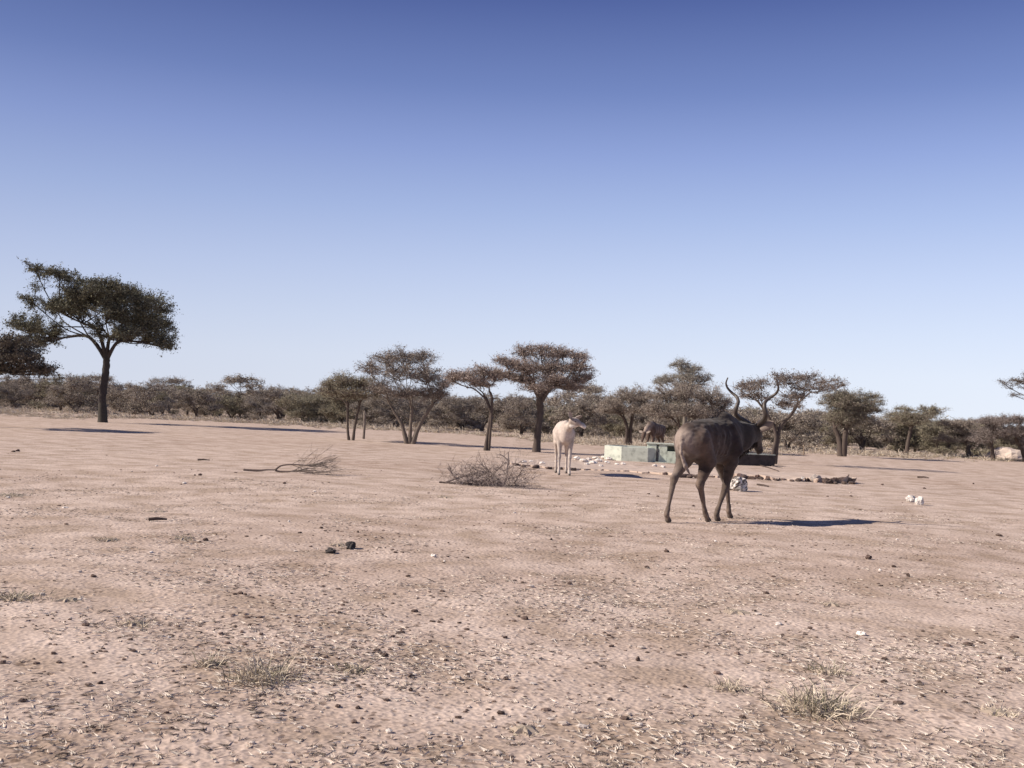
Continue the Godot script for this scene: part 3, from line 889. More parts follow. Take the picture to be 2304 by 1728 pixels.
func build_drinker(trough: Vector3):
	var base = trough
	var root = thing("drinking_kudu", "dark brown antelope bending down to drink behind the trough", "antelope", base, deg_to_rad(231.0))
	var B := Body.new()
	var coat = Color(0.105, 0.073, 0.06)
	var fawn = Color(0.42, 0.33, 0.28)  # paler than the coat: sunlight on the neck is painted in
	var leg = Color(0.2, 0.15, 0.12)
	B.bone(Vector3(-0.45, 1.0, 0), Vector3(-0.05, 0.97, 0), 0.21, 0.26, coat, 1.2, 0.1)
	B.bone(Vector3(-0.05, 0.97, 0), Vector3(0.38, 1.0, 0), 0.26, 0.27, coat, 1.25, 0.1)
	B.bone(Vector3(0.15, 1.15, 0), Vector3(0.5, 1.2, 0), 0.1, 0.12, coat, 1.5, 0.08)
	B.bone(Vector3(0.46, 1.12, 0), Vector3(0.72, 1.0, 0), 0.2, 0.125, fawn * 0.6, 1.25, 0.08)
	B.bone(Vector3(0.72, 1.0, 0), Vector3(0.93, 0.8, 0), 0.125, 0.08, fawn * 0.9, 1.15, 0.05)
	var poll = Vector3(0.96, 0.79, 0)
	var muzzle = Vector3(1.07, 0.47, 0.0)
	B.bone(poll, poll.lerp(muzzle, 0.3), 0.088, 0.082, coat, 1.0, 0.03)
	B.bone(poll.lerp(muzzle, 0.25), muzzle, 0.078, 0.042, coat, 1.0, 0.04)
	for s in [-1.0, 1.0]:
		B.chain([Vector3(-0.36, 0.98, 0.09 * s), Vector3(-0.28, 0.74, 0.11 * s), Vector3(-0.46, 0.5, 0.1 * s), Vector3(-0.43, 0.14, 0.1 * s), Vector3(-0.425, 0.08, 0.1 * s), Vector3(-0.39, 0.025, 0.1 * s)], [0.16, 0.1, 0.045, 0.028, 0.03, 0.034], coat, leg)
		B.chain([Vector3(0.4, 0.96, 0.1 * s), Vector3(0.42, 0.72, 0.11 * s), Vector3(0.45 + 0.05 * s, 0.42, 0.11 * s), Vector3(0.44 + 0.09 * s, 0.14, 0.11 * s), Vector3(0.45 + 0.09 * s, 0.08, 0.11 * s), Vector3(0.48 + 0.09 * s, 0.025, 0.11 * s)], [0.14, 0.085, 0.044, 0.028, 0.03, 0.034], coat, leg)
		B.bone(Vector3(0.48 + 0.09 * s, 0.025, 0.11 * s), Vector3(0.52 + 0.09 * s, 0.018, 0.11 * s), 0.035, 0.02, Color(0.05, 0.04, 0.035), 1.0, 0.02)
		B.bone(Vector3(-0.39, 0.025, 0.1 * s), Vector3(-0.35, 0.018, 0.1 * s), 0.035, 0.02, Color(0.05, 0.04, 0.035), 1.0, 0.02)
	B.chain([Vector3(-0.62, 1.06, 0), Vector3(-0.67, 0.9, 0), Vector3(-0.64, 0.68, 0)], [0.035, 0.024, 0.028], coat, coat, 0.03)
	var paint = func(p: Vector3, c: Color) -> Color:
		c = c * (1.0 + 0.5 * coat_noise.get_noise_3dv(p * 11.0))
		if p.y > 0.82 and p.y < 1.18 and absf(p.z) > 0.08 and p.x < 0.3:
			for sx in [-0.3, -0.15, 0.0, 0.15, 0.27]:
				if absf(p.x - sx) < 0.014: c = c.lerp(Color(0.4, 0.34, 0.3), 0.4)
		return c
	obj("body", B.surface(Vector3(-0.8, -0.03, -0.34), Vector3(1.2, 1.4, 0.34), 0.019, paint), mats.coat, root)
	for s in [-1, 1]:
		obj("ear", ear_mesh(poll + Vector3(-0.02, 0.03, 0.07 * s), Vector3(-0.15, 0.4, 1.0 * s), Vector3(0.8, 0.5, 0.0), 0.24, 0.15, Color(0.2, 0.155, 0.13), Color(0.3, 0.25, 0.22)), mats.coat, root)
	add_eyes(root, poll.lerp(muzzle, 0.3) + Vector3(0.03, 0, 0), Vector3(0.25, -0.97, 0), 0.0)
	for e in root.get_children():
		if String(e.name).begins_with("eye"): e.position.z = 0.068 * (-1 if String(e.name) == "eye" else 1)
	var m := Shape.new()
	for k in 170:
		var t = rng.randf()
		hair(m, Vector3(0.1, 1.25, 0).lerp(Vector3(0.62, 1.27, 0), t) + Vector3(0, 0.03 * sin(t * PI), rng.randf_range(-0.015, 0.015)), Vector3(-0.5, 0.8, rng.randf_range(-0.2, 0.2)).normalized(), rng.randf_range(0.05, 0.08), 0.006, Color(0.1, 0.07, 0.06) * rng.randf_range(0.7, 1.4))
	obj("mane", m.mesh(), mats.coat, root)

# ------------------------------------------------------------------ trough and its surroundings
func wall_ring(s: Shape, outline: Array, thick: float, h: float, low: float, col: Color):
	# an upright wall of even thickness along a closed outline, top edges a little rounded
	var n = outline.size()
	var mid = Vector3.ZERO
	for p in outline: mid += p / n
	var inner = []
	for p in outline: inner.append(p + (mid - p).normalized() * thick * 1.2)
	var bev = 0.015
	for k in n:
		var q = (k + 1) % n
		var a: Vector3 = outline[k]; var b: Vector3 = outline[q]; var c: Vector3 = inner[q]; var d: Vector3 = inner[k]
		var up = Vector3(0, h, 0); var dn = Vector3(0, low, 0)
		var a2 = a.lerp(d, bev / thick) + up; var b2 = b.lerp(c, bev / thick) + up
		var d2 = d.lerp(a, bev / thick) + up; var c2 = c.lerp(b, bev / thick) + up
		var e = Vector3(0, -bev, 0)
		s.quad(a + dn, a + up + e, b + up + e, b + dn, col)
		s.quad(a + up + e, a2, b2, b + up + e, col)
		s.quad(a2, d2, c2, b2, col)
		s.quad(d2, d + up + e, c + up + e, c2, col)
		s.quad(d + up + e, d + dn, c + dn, c + up + e, col)

func box(s: Shape, c: Vector3, half: Vector3, col: Color, bev := 0.008):
	# a box with chamfered edges
	var idx = {}
	for face in 6:
		var ax = face / 2; var sg = 1.0 if face % 2 == 0 else -1.0
		var u = (ax + 1) % 3; var w = (ax + 2) % 3
		var pts = []
		for q in [[-1, -1], [1, -1], [1, 1], [-1, 1]]:
			var p = Vector3.ZERO
			p[ax] = half[ax] * sg; p[u] = (half[u] - bev) * q[0]; p[w] = (half[w] - bev) * q[1]
			pts.append(c + p)
		if sg < 0: pts.reverse()
		s.quad(pts[0], pts[3], pts[2], pts[1], col)
	for ax in 3:
		var u = (ax + 1) % 3; var w = (ax + 2) % 3
		for su in [-1.0, 1.0]:
			for sw in [-1.0, 1.0]:
				var p = []
				for t in [-1.0, 1.0]:
					var a = Vector3.ZERO; var b = Vector3.ZERO
					a[ax] = (half[ax] - bev) * t; a[u] = half[u] * su; a[w] = (half[w] - bev) * sw
					b[ax] = (half[ax] - bev) * t; b[u] = (half[u] - bev) * su; b[w] = half[w] * sw
					p.append(c + a); p.append(c + b)
				if su * sw > 0: s.quad(p[0], p[2], p[3], p[1], col)
				else: s.quad(p[0], p[1], p[3], p[2], col)

func concrete(tint: Color, number: int, low := 0.72) -> StandardMaterial3D:
	var m := StandardMaterial3D.new()
	m.vertex_color_use_as_albedo = true
	var t := NoiseTexture2D.new()
	t.width = 256; t.height = 256; t.seamless = true
	t.noise = noise(FastNoiseLite.TYPE_SIMPLEX_SMOOTH, 0.02, 5, number)
	var g := Gradient.new()
	g.set_color(0, Color(tint.r * low, tint.g * low, tint.b * low)); g.set_color(1, tint)
	g.add_point(0.42, Color(tint.r * 0.93, tint.g * 0.93, tint.b * 0.93))
	t.color_ramp = g
	m.albedo_texture = t
	m.uv1_triplanar = true
	m.uv1_scale = Vector3(0.9, 0.9, 0.9)
	m.roughness = 0.92
	m.metallic_specular = 0.3
	return m

func build_trough():
	var base = spot(1440, 1041)
	var pale = concrete(Color(0.77, 0.79, 0.745), 31)
	var root = thing("water_trough", "low pale concrete water trough with dark water at its left part", "trough", base)
	# an eight-sided basin, its near corner at the base
	var outline = []
	var rx = 1.06; var rz = 1.06
	var mid = Vector3(0.0, 0, -rz)
	for k in 8:
		var a = TAU * (k + 0.5) / 8.0 - 0.17
		outline.append(mid + Vector3(sin(a) * rx, 0, cos(a) * rz))
	outline.reverse()
	var w := Shape.new()
	wall_ring(w, outline, 0.13, 0.44, -0.1, Color(1, 1, 1))
	obj("basin_wall", w.mesh(), pale, root)
	var wat := Shape.new()
	for k in 8: wat.tri(mid + Vector3(0, 0.36, 0), (outline[k] - mid) * 0.95 + mid + Vector3(0, 0.36, 0), (outline[(k + 1) % 8] - mid) * 0.95 + mid + Vector3(0, 0.36, 0), Color(0.05, 0.065, 0.075))
	obj("water", wat.mesh(), mats.water, root)
	# the valve box joined on at the right
	var bx = thing("valve_box", "greenish concrete valve box joined to the right of the trough", "concrete box", spot(1496, 1043) + Vector3(0, 0, -0.28), -0.16)
	var bm = concrete(Color(0.80, 0.83, 0.77), 32)
	var v := Shape.new()
	var hw = 0.52; var hd = 0.34; var h = 0.56
	# front of four slabs left round the hatch and the slot
	var col = Color(1, 1, 1)
	var half_h = h * 0.5 + 0.05
	box(v, Vector3(-0.375, half_h - 0.1, 0), Vector3(0.145, half_h, hd), col)
	box(v, Vector3(-0.03, half_h - 0.1, 0), Vector3(0.13, half_h, hd - 0.002), col)
	box(v, Vector3(-0.19, half_h - 0.1, -0.06), Vector3(0.06, half_h - 0.003, hd - 0.1), col)
	box(v, Vector3(0.31, half_h - 0.2, 0.0), Vector3(0.21, half_h - 0.1, hd - 0.004), col)
	box(v, Vector3(0.31, h - 0.016, 0), Vector3(0.21, 0.016, hd - 0.006), col)
	box(v, Vector3(0.50, half_h - 0.1, 0), Vector3(0.018, half_h - 0.002, hd + 0.001), col)
	box(v, Vector3(0.285, h - 0.115, -hd + 0.02), Vector3(0.19, 0.1, 0.016), col)
	obj("box_wall", v.mesh(), bm, bx)
	var lid := Shape.new()
	box(lid, Vector3(0.0, h + 0.022, 0), Vector3(hw + 0.03, 0.02, hd + 0.03), Color(1.05, 1.05, 1.05), 0.006)
	obj("lid", lid.mesh(), pale, bx)
	var pip := Shape.new()
	pip.tube([Vector3(-0.195, 0.02, hd - 0.01), Vector3(-0.195, 0.2, hd - 0.01), Vector3(-0.195, 0.43, hd - 0.01)], [0.032, 0.032, 0.032], 10, Color(0.06, 0.055, 0.06), Color(0.06, 0.055, 0.06))
	obj("pipe", pip.mesh(), mats.horn, bx)
	var sl := Shape.new()
	box(sl, Vector3(0.05, -0.02, hd + 0.14), Vector3(0.30, 0.045, 0.13), Color(0.8, 0.76, 0.74), 0.01)
	obj("step_slab", sl.mesh(), pale, bx)
	# the dark trough on the right, half behind the bull
	var t2 = spot(1690, 1046)
	var dk = thing("dark_trough", "dark trough with a pale rim beyond the chest of the bull", "trough", t2, 0.22)
	var d := Shape.new()
	var l = 0.95
	var o2 = [Vector3(-l, 0, 0.35), Vector3(l - 0.28, 0, 0.35), Vector3(l - 0.28, 0, -0.35), Vector3(-l, 0, -0.35)]
	o2.reverse()
	wall_ring(d, o2, 0.09, 0.36, -0.1, Color(1, 1, 1))
	obj("trough_wall", d.mesh(), concrete(Color(0.30, 0.275, 0.27), 33), dk)
	var rim := Shape.new()
	box(rim, Vector3(-0.14, 0.372, 0.305), Vector3(l - 0.12, 0.012, 0.055), Color(1, 1, 1), 0.004)
	box(rim, Vector3(-0.14, 0.372, -0.305), Vector3(l - 0.12, 0.012, 0.055), Color(1, 1, 1), 0.004)
	obj("rim", rim.mesh(), pale, dk)
	var w2 := Shape.new()
	w2.quad(Vector3(-l + 0.05, 0.28, 0.3), Vector3(-l + 0.05, 0.28, -0.3), Vector3(l - 0.33, 0.28, -0.3), Vector3(l - 0.33, 0.28, 0.3), Color(0.05, 0.065, 0.075))
	obj("water", w2.mesh(), mats.water, dk)
	return base + mid

func build_apron():
	# the raised trampled pad round the trough, its front edge broken
	var front = [[1148, 1044, 0.03], [1175, 1049, 0.05], [1210, 1052, 0.04], [1255, 1055, 0.045], [1300, 1057, 0.035], [1345, 1059, 0.02], [1400, 1062, 0.02], [1445, 1066, 0.03], [1490, 1070, 0.05], [1545, 1075, 0.06], [1600, 1077, 0.05],
		[1650, 1077, 0.09], [1700, 1079, 0.1], [1745, 1081, 0.05], [1785, 1083, 0.04], [1812, 1085, 0.1], [1850, 1087, 0.13], [1895, 1088, 0.18], [1928, 1086, 0.18]]
	var pts = []; var hs = []
	for f in front:
		pts.append(spot(f[0], f[1])); hs.append(f[2])
	var top = Shape.new()
	var base = pts[0]
	var rows = []
	var cols = 260
	var broken = noise(FastNoiseLite.TYPE_SIMPLEX, 0.09, 4, 61)
	for k in cols + 1:
		var t = float(k) / cols * (pts.size() - 1)
		var q = mini(int(t), pts.size() - 2)
		var p: Vector3 = pts[q].lerp(pts[q + 1], t - q)
		var h = lerpf(hs[q], hs[q + 1], t - q)
		p += Vector3(0, 0, 0.32 * broken.get_noise_1d(k))
		var row = []
		var back = 1.0 if k < cols - 2 else 0.6
		row.append(Vector3(p.x, -0.03, p.z - h * 1.1))
		row.append(Vector3(p.x, on(p.x, p.z).y + h * (0.85 + 0.5 * broken.get_noise_2d(k * 0.7, 50.0)), p.z))
		for j in range(1, 7):
			var z = p.z - j * j * 0.16 * back
			row.append(Vector3(p.x + j * 0.02, on(p.x, z).y + h * (1.0 - j / 6.0) - (0.02 if j == 6 else 0.0) + 0.004, z))
		rows.append(row)
	var col = Color(0.98, 0.97, 0.96)
	for k in cols:
		for j in rows[k].size() - 1:
			top.quad(rows[k][j] - base, rows[k][j + 1] - base, rows[k + 1][j + 1] - base, rows[k + 1][j] - base, col * rng.randf_range(0.92, 1.0))
	for e in [0, cols]:
		var r = rows[e]
		for j in range(1, r.size() - 1):
			top.tri(r[0] - base, r[j + 1] - base, r[j] - base, col)
	var o = obj("trampled_pad", top.mesh(), mats.soil)
	o.position = base
	o.set_meta("kind", "structure")
	o.set_meta("label", "low trampled earth pad with a broken front edge round the trough")

func rock_mesh(size: Vector3, number: int, rough: float, col: Color, col2: Color, detail := 2) -> ArrayMesh:
	var f = noise(FastNoiseLite.TYPE_SIMPLEX_SMOOTH, 0.9, 3, number)
	var f2 = noise(FastNoiseLite.TYPE_SIMPLEX_SMOOTH, 2.6, 2, number + 7)
	var sp := SphereMesh.new()
	sp.radius = 1.0; sp.height = 2.0
	sp.radial_segments = [7, 12, 22][detail]; sp.rings = [4, 7, 12][detail]
	var arr = sp.get_mesh_arrays()
	var vv: PackedVector3Array = arr[Mesh.ARRAY_VERTEX]
	var idx: PackedInt32Array = arr[Mesh.ARRAY_INDEX]
	var s := Shape.new()
	var moved := PackedVector3Array()
	for p in vv: moved.push_back(p * (1.0 + rough * f.get_noise_3dv(p * 1.1)) * size)
	for k in range(0, idx.size(), 3):
		var mid = (vv[idx[k]] + vv[idx[k + 1]] + vv[idx[k + 2]]) / 3.0
		s.tri(moved[idx[k]], moved[idx[k + 1]], moved[idx[k + 2]], col.lerp(col2, clampf(0.5 + 1.6 * f2.get_noise_3dv(mid), 0, 1)))
	return s.mesh()

func rock(called: String, label: String, category: String, px: float, py: float, size: Vector3, number: int, rough: float, col: Color, col2: Color, group := "", turn := 0.0, detail := 2):
	var o = obj(called, rock_mesh(size, number, rough, col, col2, detail), mats.stone)
	var p = spot(px, py)
	o.position = p + Vector3(0, size.y * 0.62, -size.z * 0.5)
	o.rotation.y = turn
	tag(o, label, category, group)
	return o

func zone_label(what: String, c: Array, seen: Dictionary) -> String:
	var across = ["left third", "middle third", "right third"][0 if c[0] < 770 else (1 if c[0] < 1540 else 2)]
	var deep = "far sand" if c[1] < 1180 else ("middle sand" if c[1] < 1320 else ("near sand" if c[1] < 1480 else "nearest sand"))
	var size = "wide" if c[2] >= 8 else "tiny"
	var key = what + across + deep + size
	seen[key] = seen.get(key, -1) + 1
	return "%s %s %s from left on the %s, %s of the photo" % [["first", "second", "third", "fourth", "fifth", "sixth", "seventh", "eighth", "ninth", "tenth"][mini(seen[key], 9)], size, what, deep, across]

func build_stones():
	var white = Color(0.74, 0.7, 0.66); var grey = Color(0.42, 0.38, 0.35); var dark = Color(0.06, 0.05, 0.047); var brown = Color(0.14, 0.1, 0.085)
	# speckled block behind the bull's legs
	var o = rock("speckled_rock", "rounded white rock speckled dark on top behind the bull's front legs", "rock", 1664, 1105, Vector3(0.19, 0.165, 0.17), 41, 0.32, Color(0.72, 0.67, 0.62), Color(0.1, 0.085, 0.075))
	o.rotation.y = 0.6
	rock("white_rock", "white rock, left one of a touching pair on open sand at right", "rock", 2051, 1128, Vector3(0.085, 0.075, 0.08), 42, 0.4, white, grey, "pair of white rocks", 0.4)
	rock("white_rock", "white rock with a dark underside, right one of a touching pair on open sand", "rock", 2070, 1135, Vector3(0.085, 0.085, 0.08), 43, 0.4, white, grey, "pair of white rocks", 1.7)
	rock("grey_slab_rock", "upright grey slab leaning on the right end of the earth pad", "rock", 1838, 1086, Vector3(0.13, 0.11, 0.07), 44, 0.4, Color(0.4, 0.35, 0.32), Color(0.3, 0.26, 0.24))
	rock("brown_rock", "dark brown rock beside the grey slab at the edge of the pad", "rock", 1864, 1089, Vector3(0.12, 0.085, 0.09), 45, 0.5, brown, dark)
	rock("pale_stone", "small pale stone with dark foot at the front edge of the pad", "rock", 1806, 1085, Vector3(0.07, 0.07, 0.06), 46, 0.4, white, brown)
	# calcrete stones heaped left of the trough
	var heap = [[1298, 1036, 9], [1313, 1040, 9], [1325, 1037, 7], [1334, 1044, 8], [1347, 1040, 9], [1360, 1034, 10], [1371, 1037, 8], [1352, 1050, 6], [1388, 1047, 5], [1340, 1034, 7], [1366, 1043, 6], [1320, 1046, 6], [1252, 1040, 5], [1180, 1042, 6], [1195, 1041, 6], [1220, 1046, 7], [1402, 1046, 5], [1473, 1050, 6], [1492, 1052, 6]]
	heap.sort_custom(func(p, q): return p[0] < q[0])
	heap = heap.filter(func(h): return h[0] > 1290 and h[0] < 1385) + heap.filter(func(h): return h[0] <= 1290 or h[0] >= 1385)
	var order = ["one", "two", "three", "four", "five", "six", "seven", "eight", "nine", "ten", "eleven", "twelve"]
	var lone = ["at the far left end of the pad", "second from the left end of the pad", "just left of the antelope's legs", "behind the pale antelope's legs", "under the basin wall, left one", "under the basin wall, middle one", "before the valve box, left one", "before the valve box, right one"]
	for k in heap.size():
		var h = heap[k]
		var p = spot(h[0], h[1])
		var s = h[2] * pixel_size(p)
		var words = ("pale limestone lump number %s from left in the heap at the trough" % order[k]) if k < 12 else "pale limestone lump " + lone[k - 12]
		rock("limestone_lump", words, "rock", h[0], h[1], Vector3(s * rng.randf_range(0.9, 1.3), s * rng.randf_range(0.4, 0.6), s * 0.9), 60 + k, 0.5, white, Color(0.58, 0.52, 0.48), "limestone lumps heaped by the trough" if k < 12 else "limestone lumps on the pad", rng.randf() * 3.0, 1)
	# clods and lumps along the edge of the pad
	var clod_count = 0
	for e in [[1160, 1048], [1178, 1052], [1206, 1054], [1236, 1056], [1262, 1057], [1290, 1059], [1540, 1077], [1552, 1078], [1572, 1079], [1585, 1080], [1655, 1080], [1675, 1080], [1692, 1081], [1712, 1081], [1728, 1082], [1748, 1083], [1782, 1085], [1798, 1085], [1880, 1090], [1900, 1090], [1918, 1090]]:
		var p = spot(e[0], e[1])
		var s = rng.randf_range(4.5, 8.0) * pixel_size(p)
		clod_count += 1
		rock("earth_clod", "%s earth clod from left along the broken front edge of the pad" % ["first", "second", "third", "fourth", "fifth", "sixth", "seventh", "eighth", "ninth", "tenth", "eleventh", "twelfth", "thirteenth", "fourteenth", "fifteenth", "sixteenth", "seventeenth", "eighteenth", "nineteenth", "twentieth", "last"][clod_count - 1], "clod", e[0], e[1], Vector3(s * rng.randf_range(1.0, 2.0), s * rng.randf_range(0.5, 0.8), s), 90 + int(e[0]), 0.5, brown * 0.9, dark * 1.2, "earth clods along the pad edge", rng.randf() * 3.0, 0)
	# dung in the foreground
	var dung = [["black crusty dung pat, right and larger one beside pale straw", 788, 1232, 14, 9], ["black flat dung pat, left one beside pale straw", 742, 1243, 14, 6]]
	for d in dung:
		var p = spot(d[1], d[2])
		var s = pixel_size(p)
		rock("dung_pat", d[0], "dung", d[1], d[2], Vector3(d[3] * s, d[4] * s, d[3] * s * 0.8), int(d[1]), 0.75, Color(0.045, 0.042, 0.042), Color(0.085, 0.075, 0.072), "black dung pats", rng.randf() * 3.0)
	# single clods and stones seen here and there
	var clods = [[540, 1336, 9, 5], [528, 1338, 7, 4], [552, 1339, 6, 4], [210, 1300, 9, 5], [640, 1090, 5, 4], [462, 1218, 8, 6], [450, 1072, 5, 4], [438, 1073, 3, 3], [918, 1296, 7, 5], [1181, 1389, 10, 7], [1137, 1432, 8, 5], [884, 1434, 7, 5], [1282, 1312, 6, 6], [1500, 1244, 7, 6], [1455, 1275, 9, 5],
		[1378, 1430, 6, 4], [1435, 1486, 8, 8], [1376, 1449, 9, 4], [925, 1523, 12, 6], [924, 1552, 8, 7], [866, 1475, 9, 7], [1138, 1530, 9, 6], [1052, 1521, 8, 6], [1406, 1616, 14, 7], [1954, 1262, 10, 9], [2010, 1280, 6, 5], [2043, 1300, 6, 7], [2178, 1448, 13, 7], [2210, 1445, 9, 4], [2250, 1483, 8, 6], [1990, 1486, 8, 5],
		[1988, 1540, 9, 6], [2068, 1540, 9, 5], [1697, 1372, 7, 4], [1724, 1330, 8, 5], [1822, 1412, 7, 5], [2123, 1562, 8, 6], [2172, 1588, 8, 5], [805, 1198, 4, 4], [760, 1193, 4, 3], [2248, 1210, 9, 4], [225, 1544, 9, 5], [200, 1550, 12, 5], [760, 1592, 9, 6], [805, 1594, 9, 6], [385, 1650, 9, 5], [50, 1590, 12, 7],
		[120, 1478, 9, 5], [300, 1468, 10, 4], [482, 1596, 6, 5], [376, 1608, 7, 5], [1670, 1618, 10, 6], [1240, 1215, 5, 4], [40, 1014, 7, 4], [30, 1016, 6, 3], [2080, 1098, 5, 3], [2190, 1090, 3, 3], [1935, 1148, 5, 4], [1915, 1115, 4, 3], [1985, 1090, 4, 3], [1560, 1140, 5, 3], [1460, 1112, 4, 3], [1480, 1118, 4, 3], [1862, 1116, 4, 3]]
	var protos = []
	for k in 5:
		var mi := MeshInstance3D.new()
		mi.name = "dung_clod"
		mi.mesh = rock_mesh(Vector3(1, 0.75, 0.9), 200 + k, 0.55, Color(0.085, 0.06, 0.052), Color(0.15, 0.11, 0.095), 1)
		mi.material_override = mats.stone
		protos.append(mi)
	clods.sort_custom(func(p, q): return p[0] < q[0])
	var seen = {}
	for k in clods.size():
		var c = clods[k]
		var p = spot(c[0], c[1])
		var s = pixel_size(p) * 0.82
		var o2 = copy(protos[k % 5], p + Vector3(0, c[3] * s * 0.55, 0), rng.randf() * TAU, Vector3(c[2] * s, c[3] * s, c[2] * s * 0.85))
		tag(o2, zone_label("dark dung clod", c, seen), "dung", "dark dung clods on the sand")
	for q in protos: q.free()
	var lights = [[975, 1252, 9, 6], [1938, 1426, 14, 9], [1752, 1402, 10, 6], [1610, 1222, 5, 4], [1575, 1170, 4, 3], [1980, 1287, 5, 5], [2018, 1220, 5, 3], [415, 1090, 7, 4], [147, 1140, 8, 3], [340, 1244, 8, 4], [180, 1350, 6, 3], [18, 1117, 7, 3], [1525, 1312, 5, 4], [1158, 1153, 5, 3], [2175, 1348, 5, 4], [1000, 1262, 4, 3], [352, 1050, 4, 3], [380, 1436, 5, 4], [1727, 1195, 4, 3], [650, 1174, 5, 4], [708, 1106, 5, 3], [2250, 1340, 5, 5]]
	var lp = []
	for k in 4:
		var mi := MeshInstance3D.new()
		mi.name = "pale_stone"
		mi.mesh = rock_mesh(Vector3(1, 0.8, 0.9), 300 + k, 0.5, white, Color(0.6, 0.53, 0.48), 1)
		mi.material_override = mats.stone
		lp.append(mi)
	lights.sort_custom(func(p, q): return p[0] < q[0])
	for k in lights.size():
		var c = lights[k]
		var p = spot(c[0], c[1])
		var s = pixel_size(p) * 0.8
		var o2 = copy(lp[k % 4], p + Vector3(0, c[3] * s * 0.45, 0), rng.randf() * TAU, Vector3(c[2] * s, c[3] * s, c[2] * s * 0.85))
		tag(o2, zone_label("pale stone", c, seen), "stone", "small pale stones on the sand")
	for q in lp: q.free()
	# the pale mound under the bushes at the right edge
	var md := obj("sand_mound", rock_mesh(Vector3(1.25, 0.75, 1.1), 71, 0.22, Color(0.62, 0.52, 0.45), Color(0.5, 0.41, 0.35)), mats.stone)
	md.position = spot(2284, 1036) + Vector3(0.2, 0.0, -1.2)
	tag(md, "pale sandy mound under the bushes at the right edge", "mound")

# ------------------------------------------------------------------ dead wood, posts
func dead_branch(s: Shape, from: Vector3, d: Vector3, ln: float, r: float, depth: int, col: Color, flat: float):
	var pts = [from]
	var p = from
	var steps = 4
	for k in steps:
		d = (d + rv() * 0.28 * Vector3(1, flat, 1)).normalized()
		p = p + d * ln / steps
		p.y = maxf(p.y, 0.012)
		pts.append(p)
	var rad = []
	for k in pts.size(): rad.append(lerpf(r, r * 0.45, float(k) / steps))
	s.tube(pts, rad, 5 if r > 0.01 else 3, col, col * 1.15)
	if depth <= 0: return
	var kids = rng.randi_range(3, 5)
	for k in kids:
		var at = rng.randf_range(0.25, 1.0)
		var q: Vector3 = pts[mini(int(at * steps), steps)]
		var nd = (d + rv() * Vector3(0.95, flat, 0.95)).normalized()
		dead_branch(s, q, nd, ln * rng.randf_range(0.4, 0.7), r * 0.55, depth - 1, col, flat)

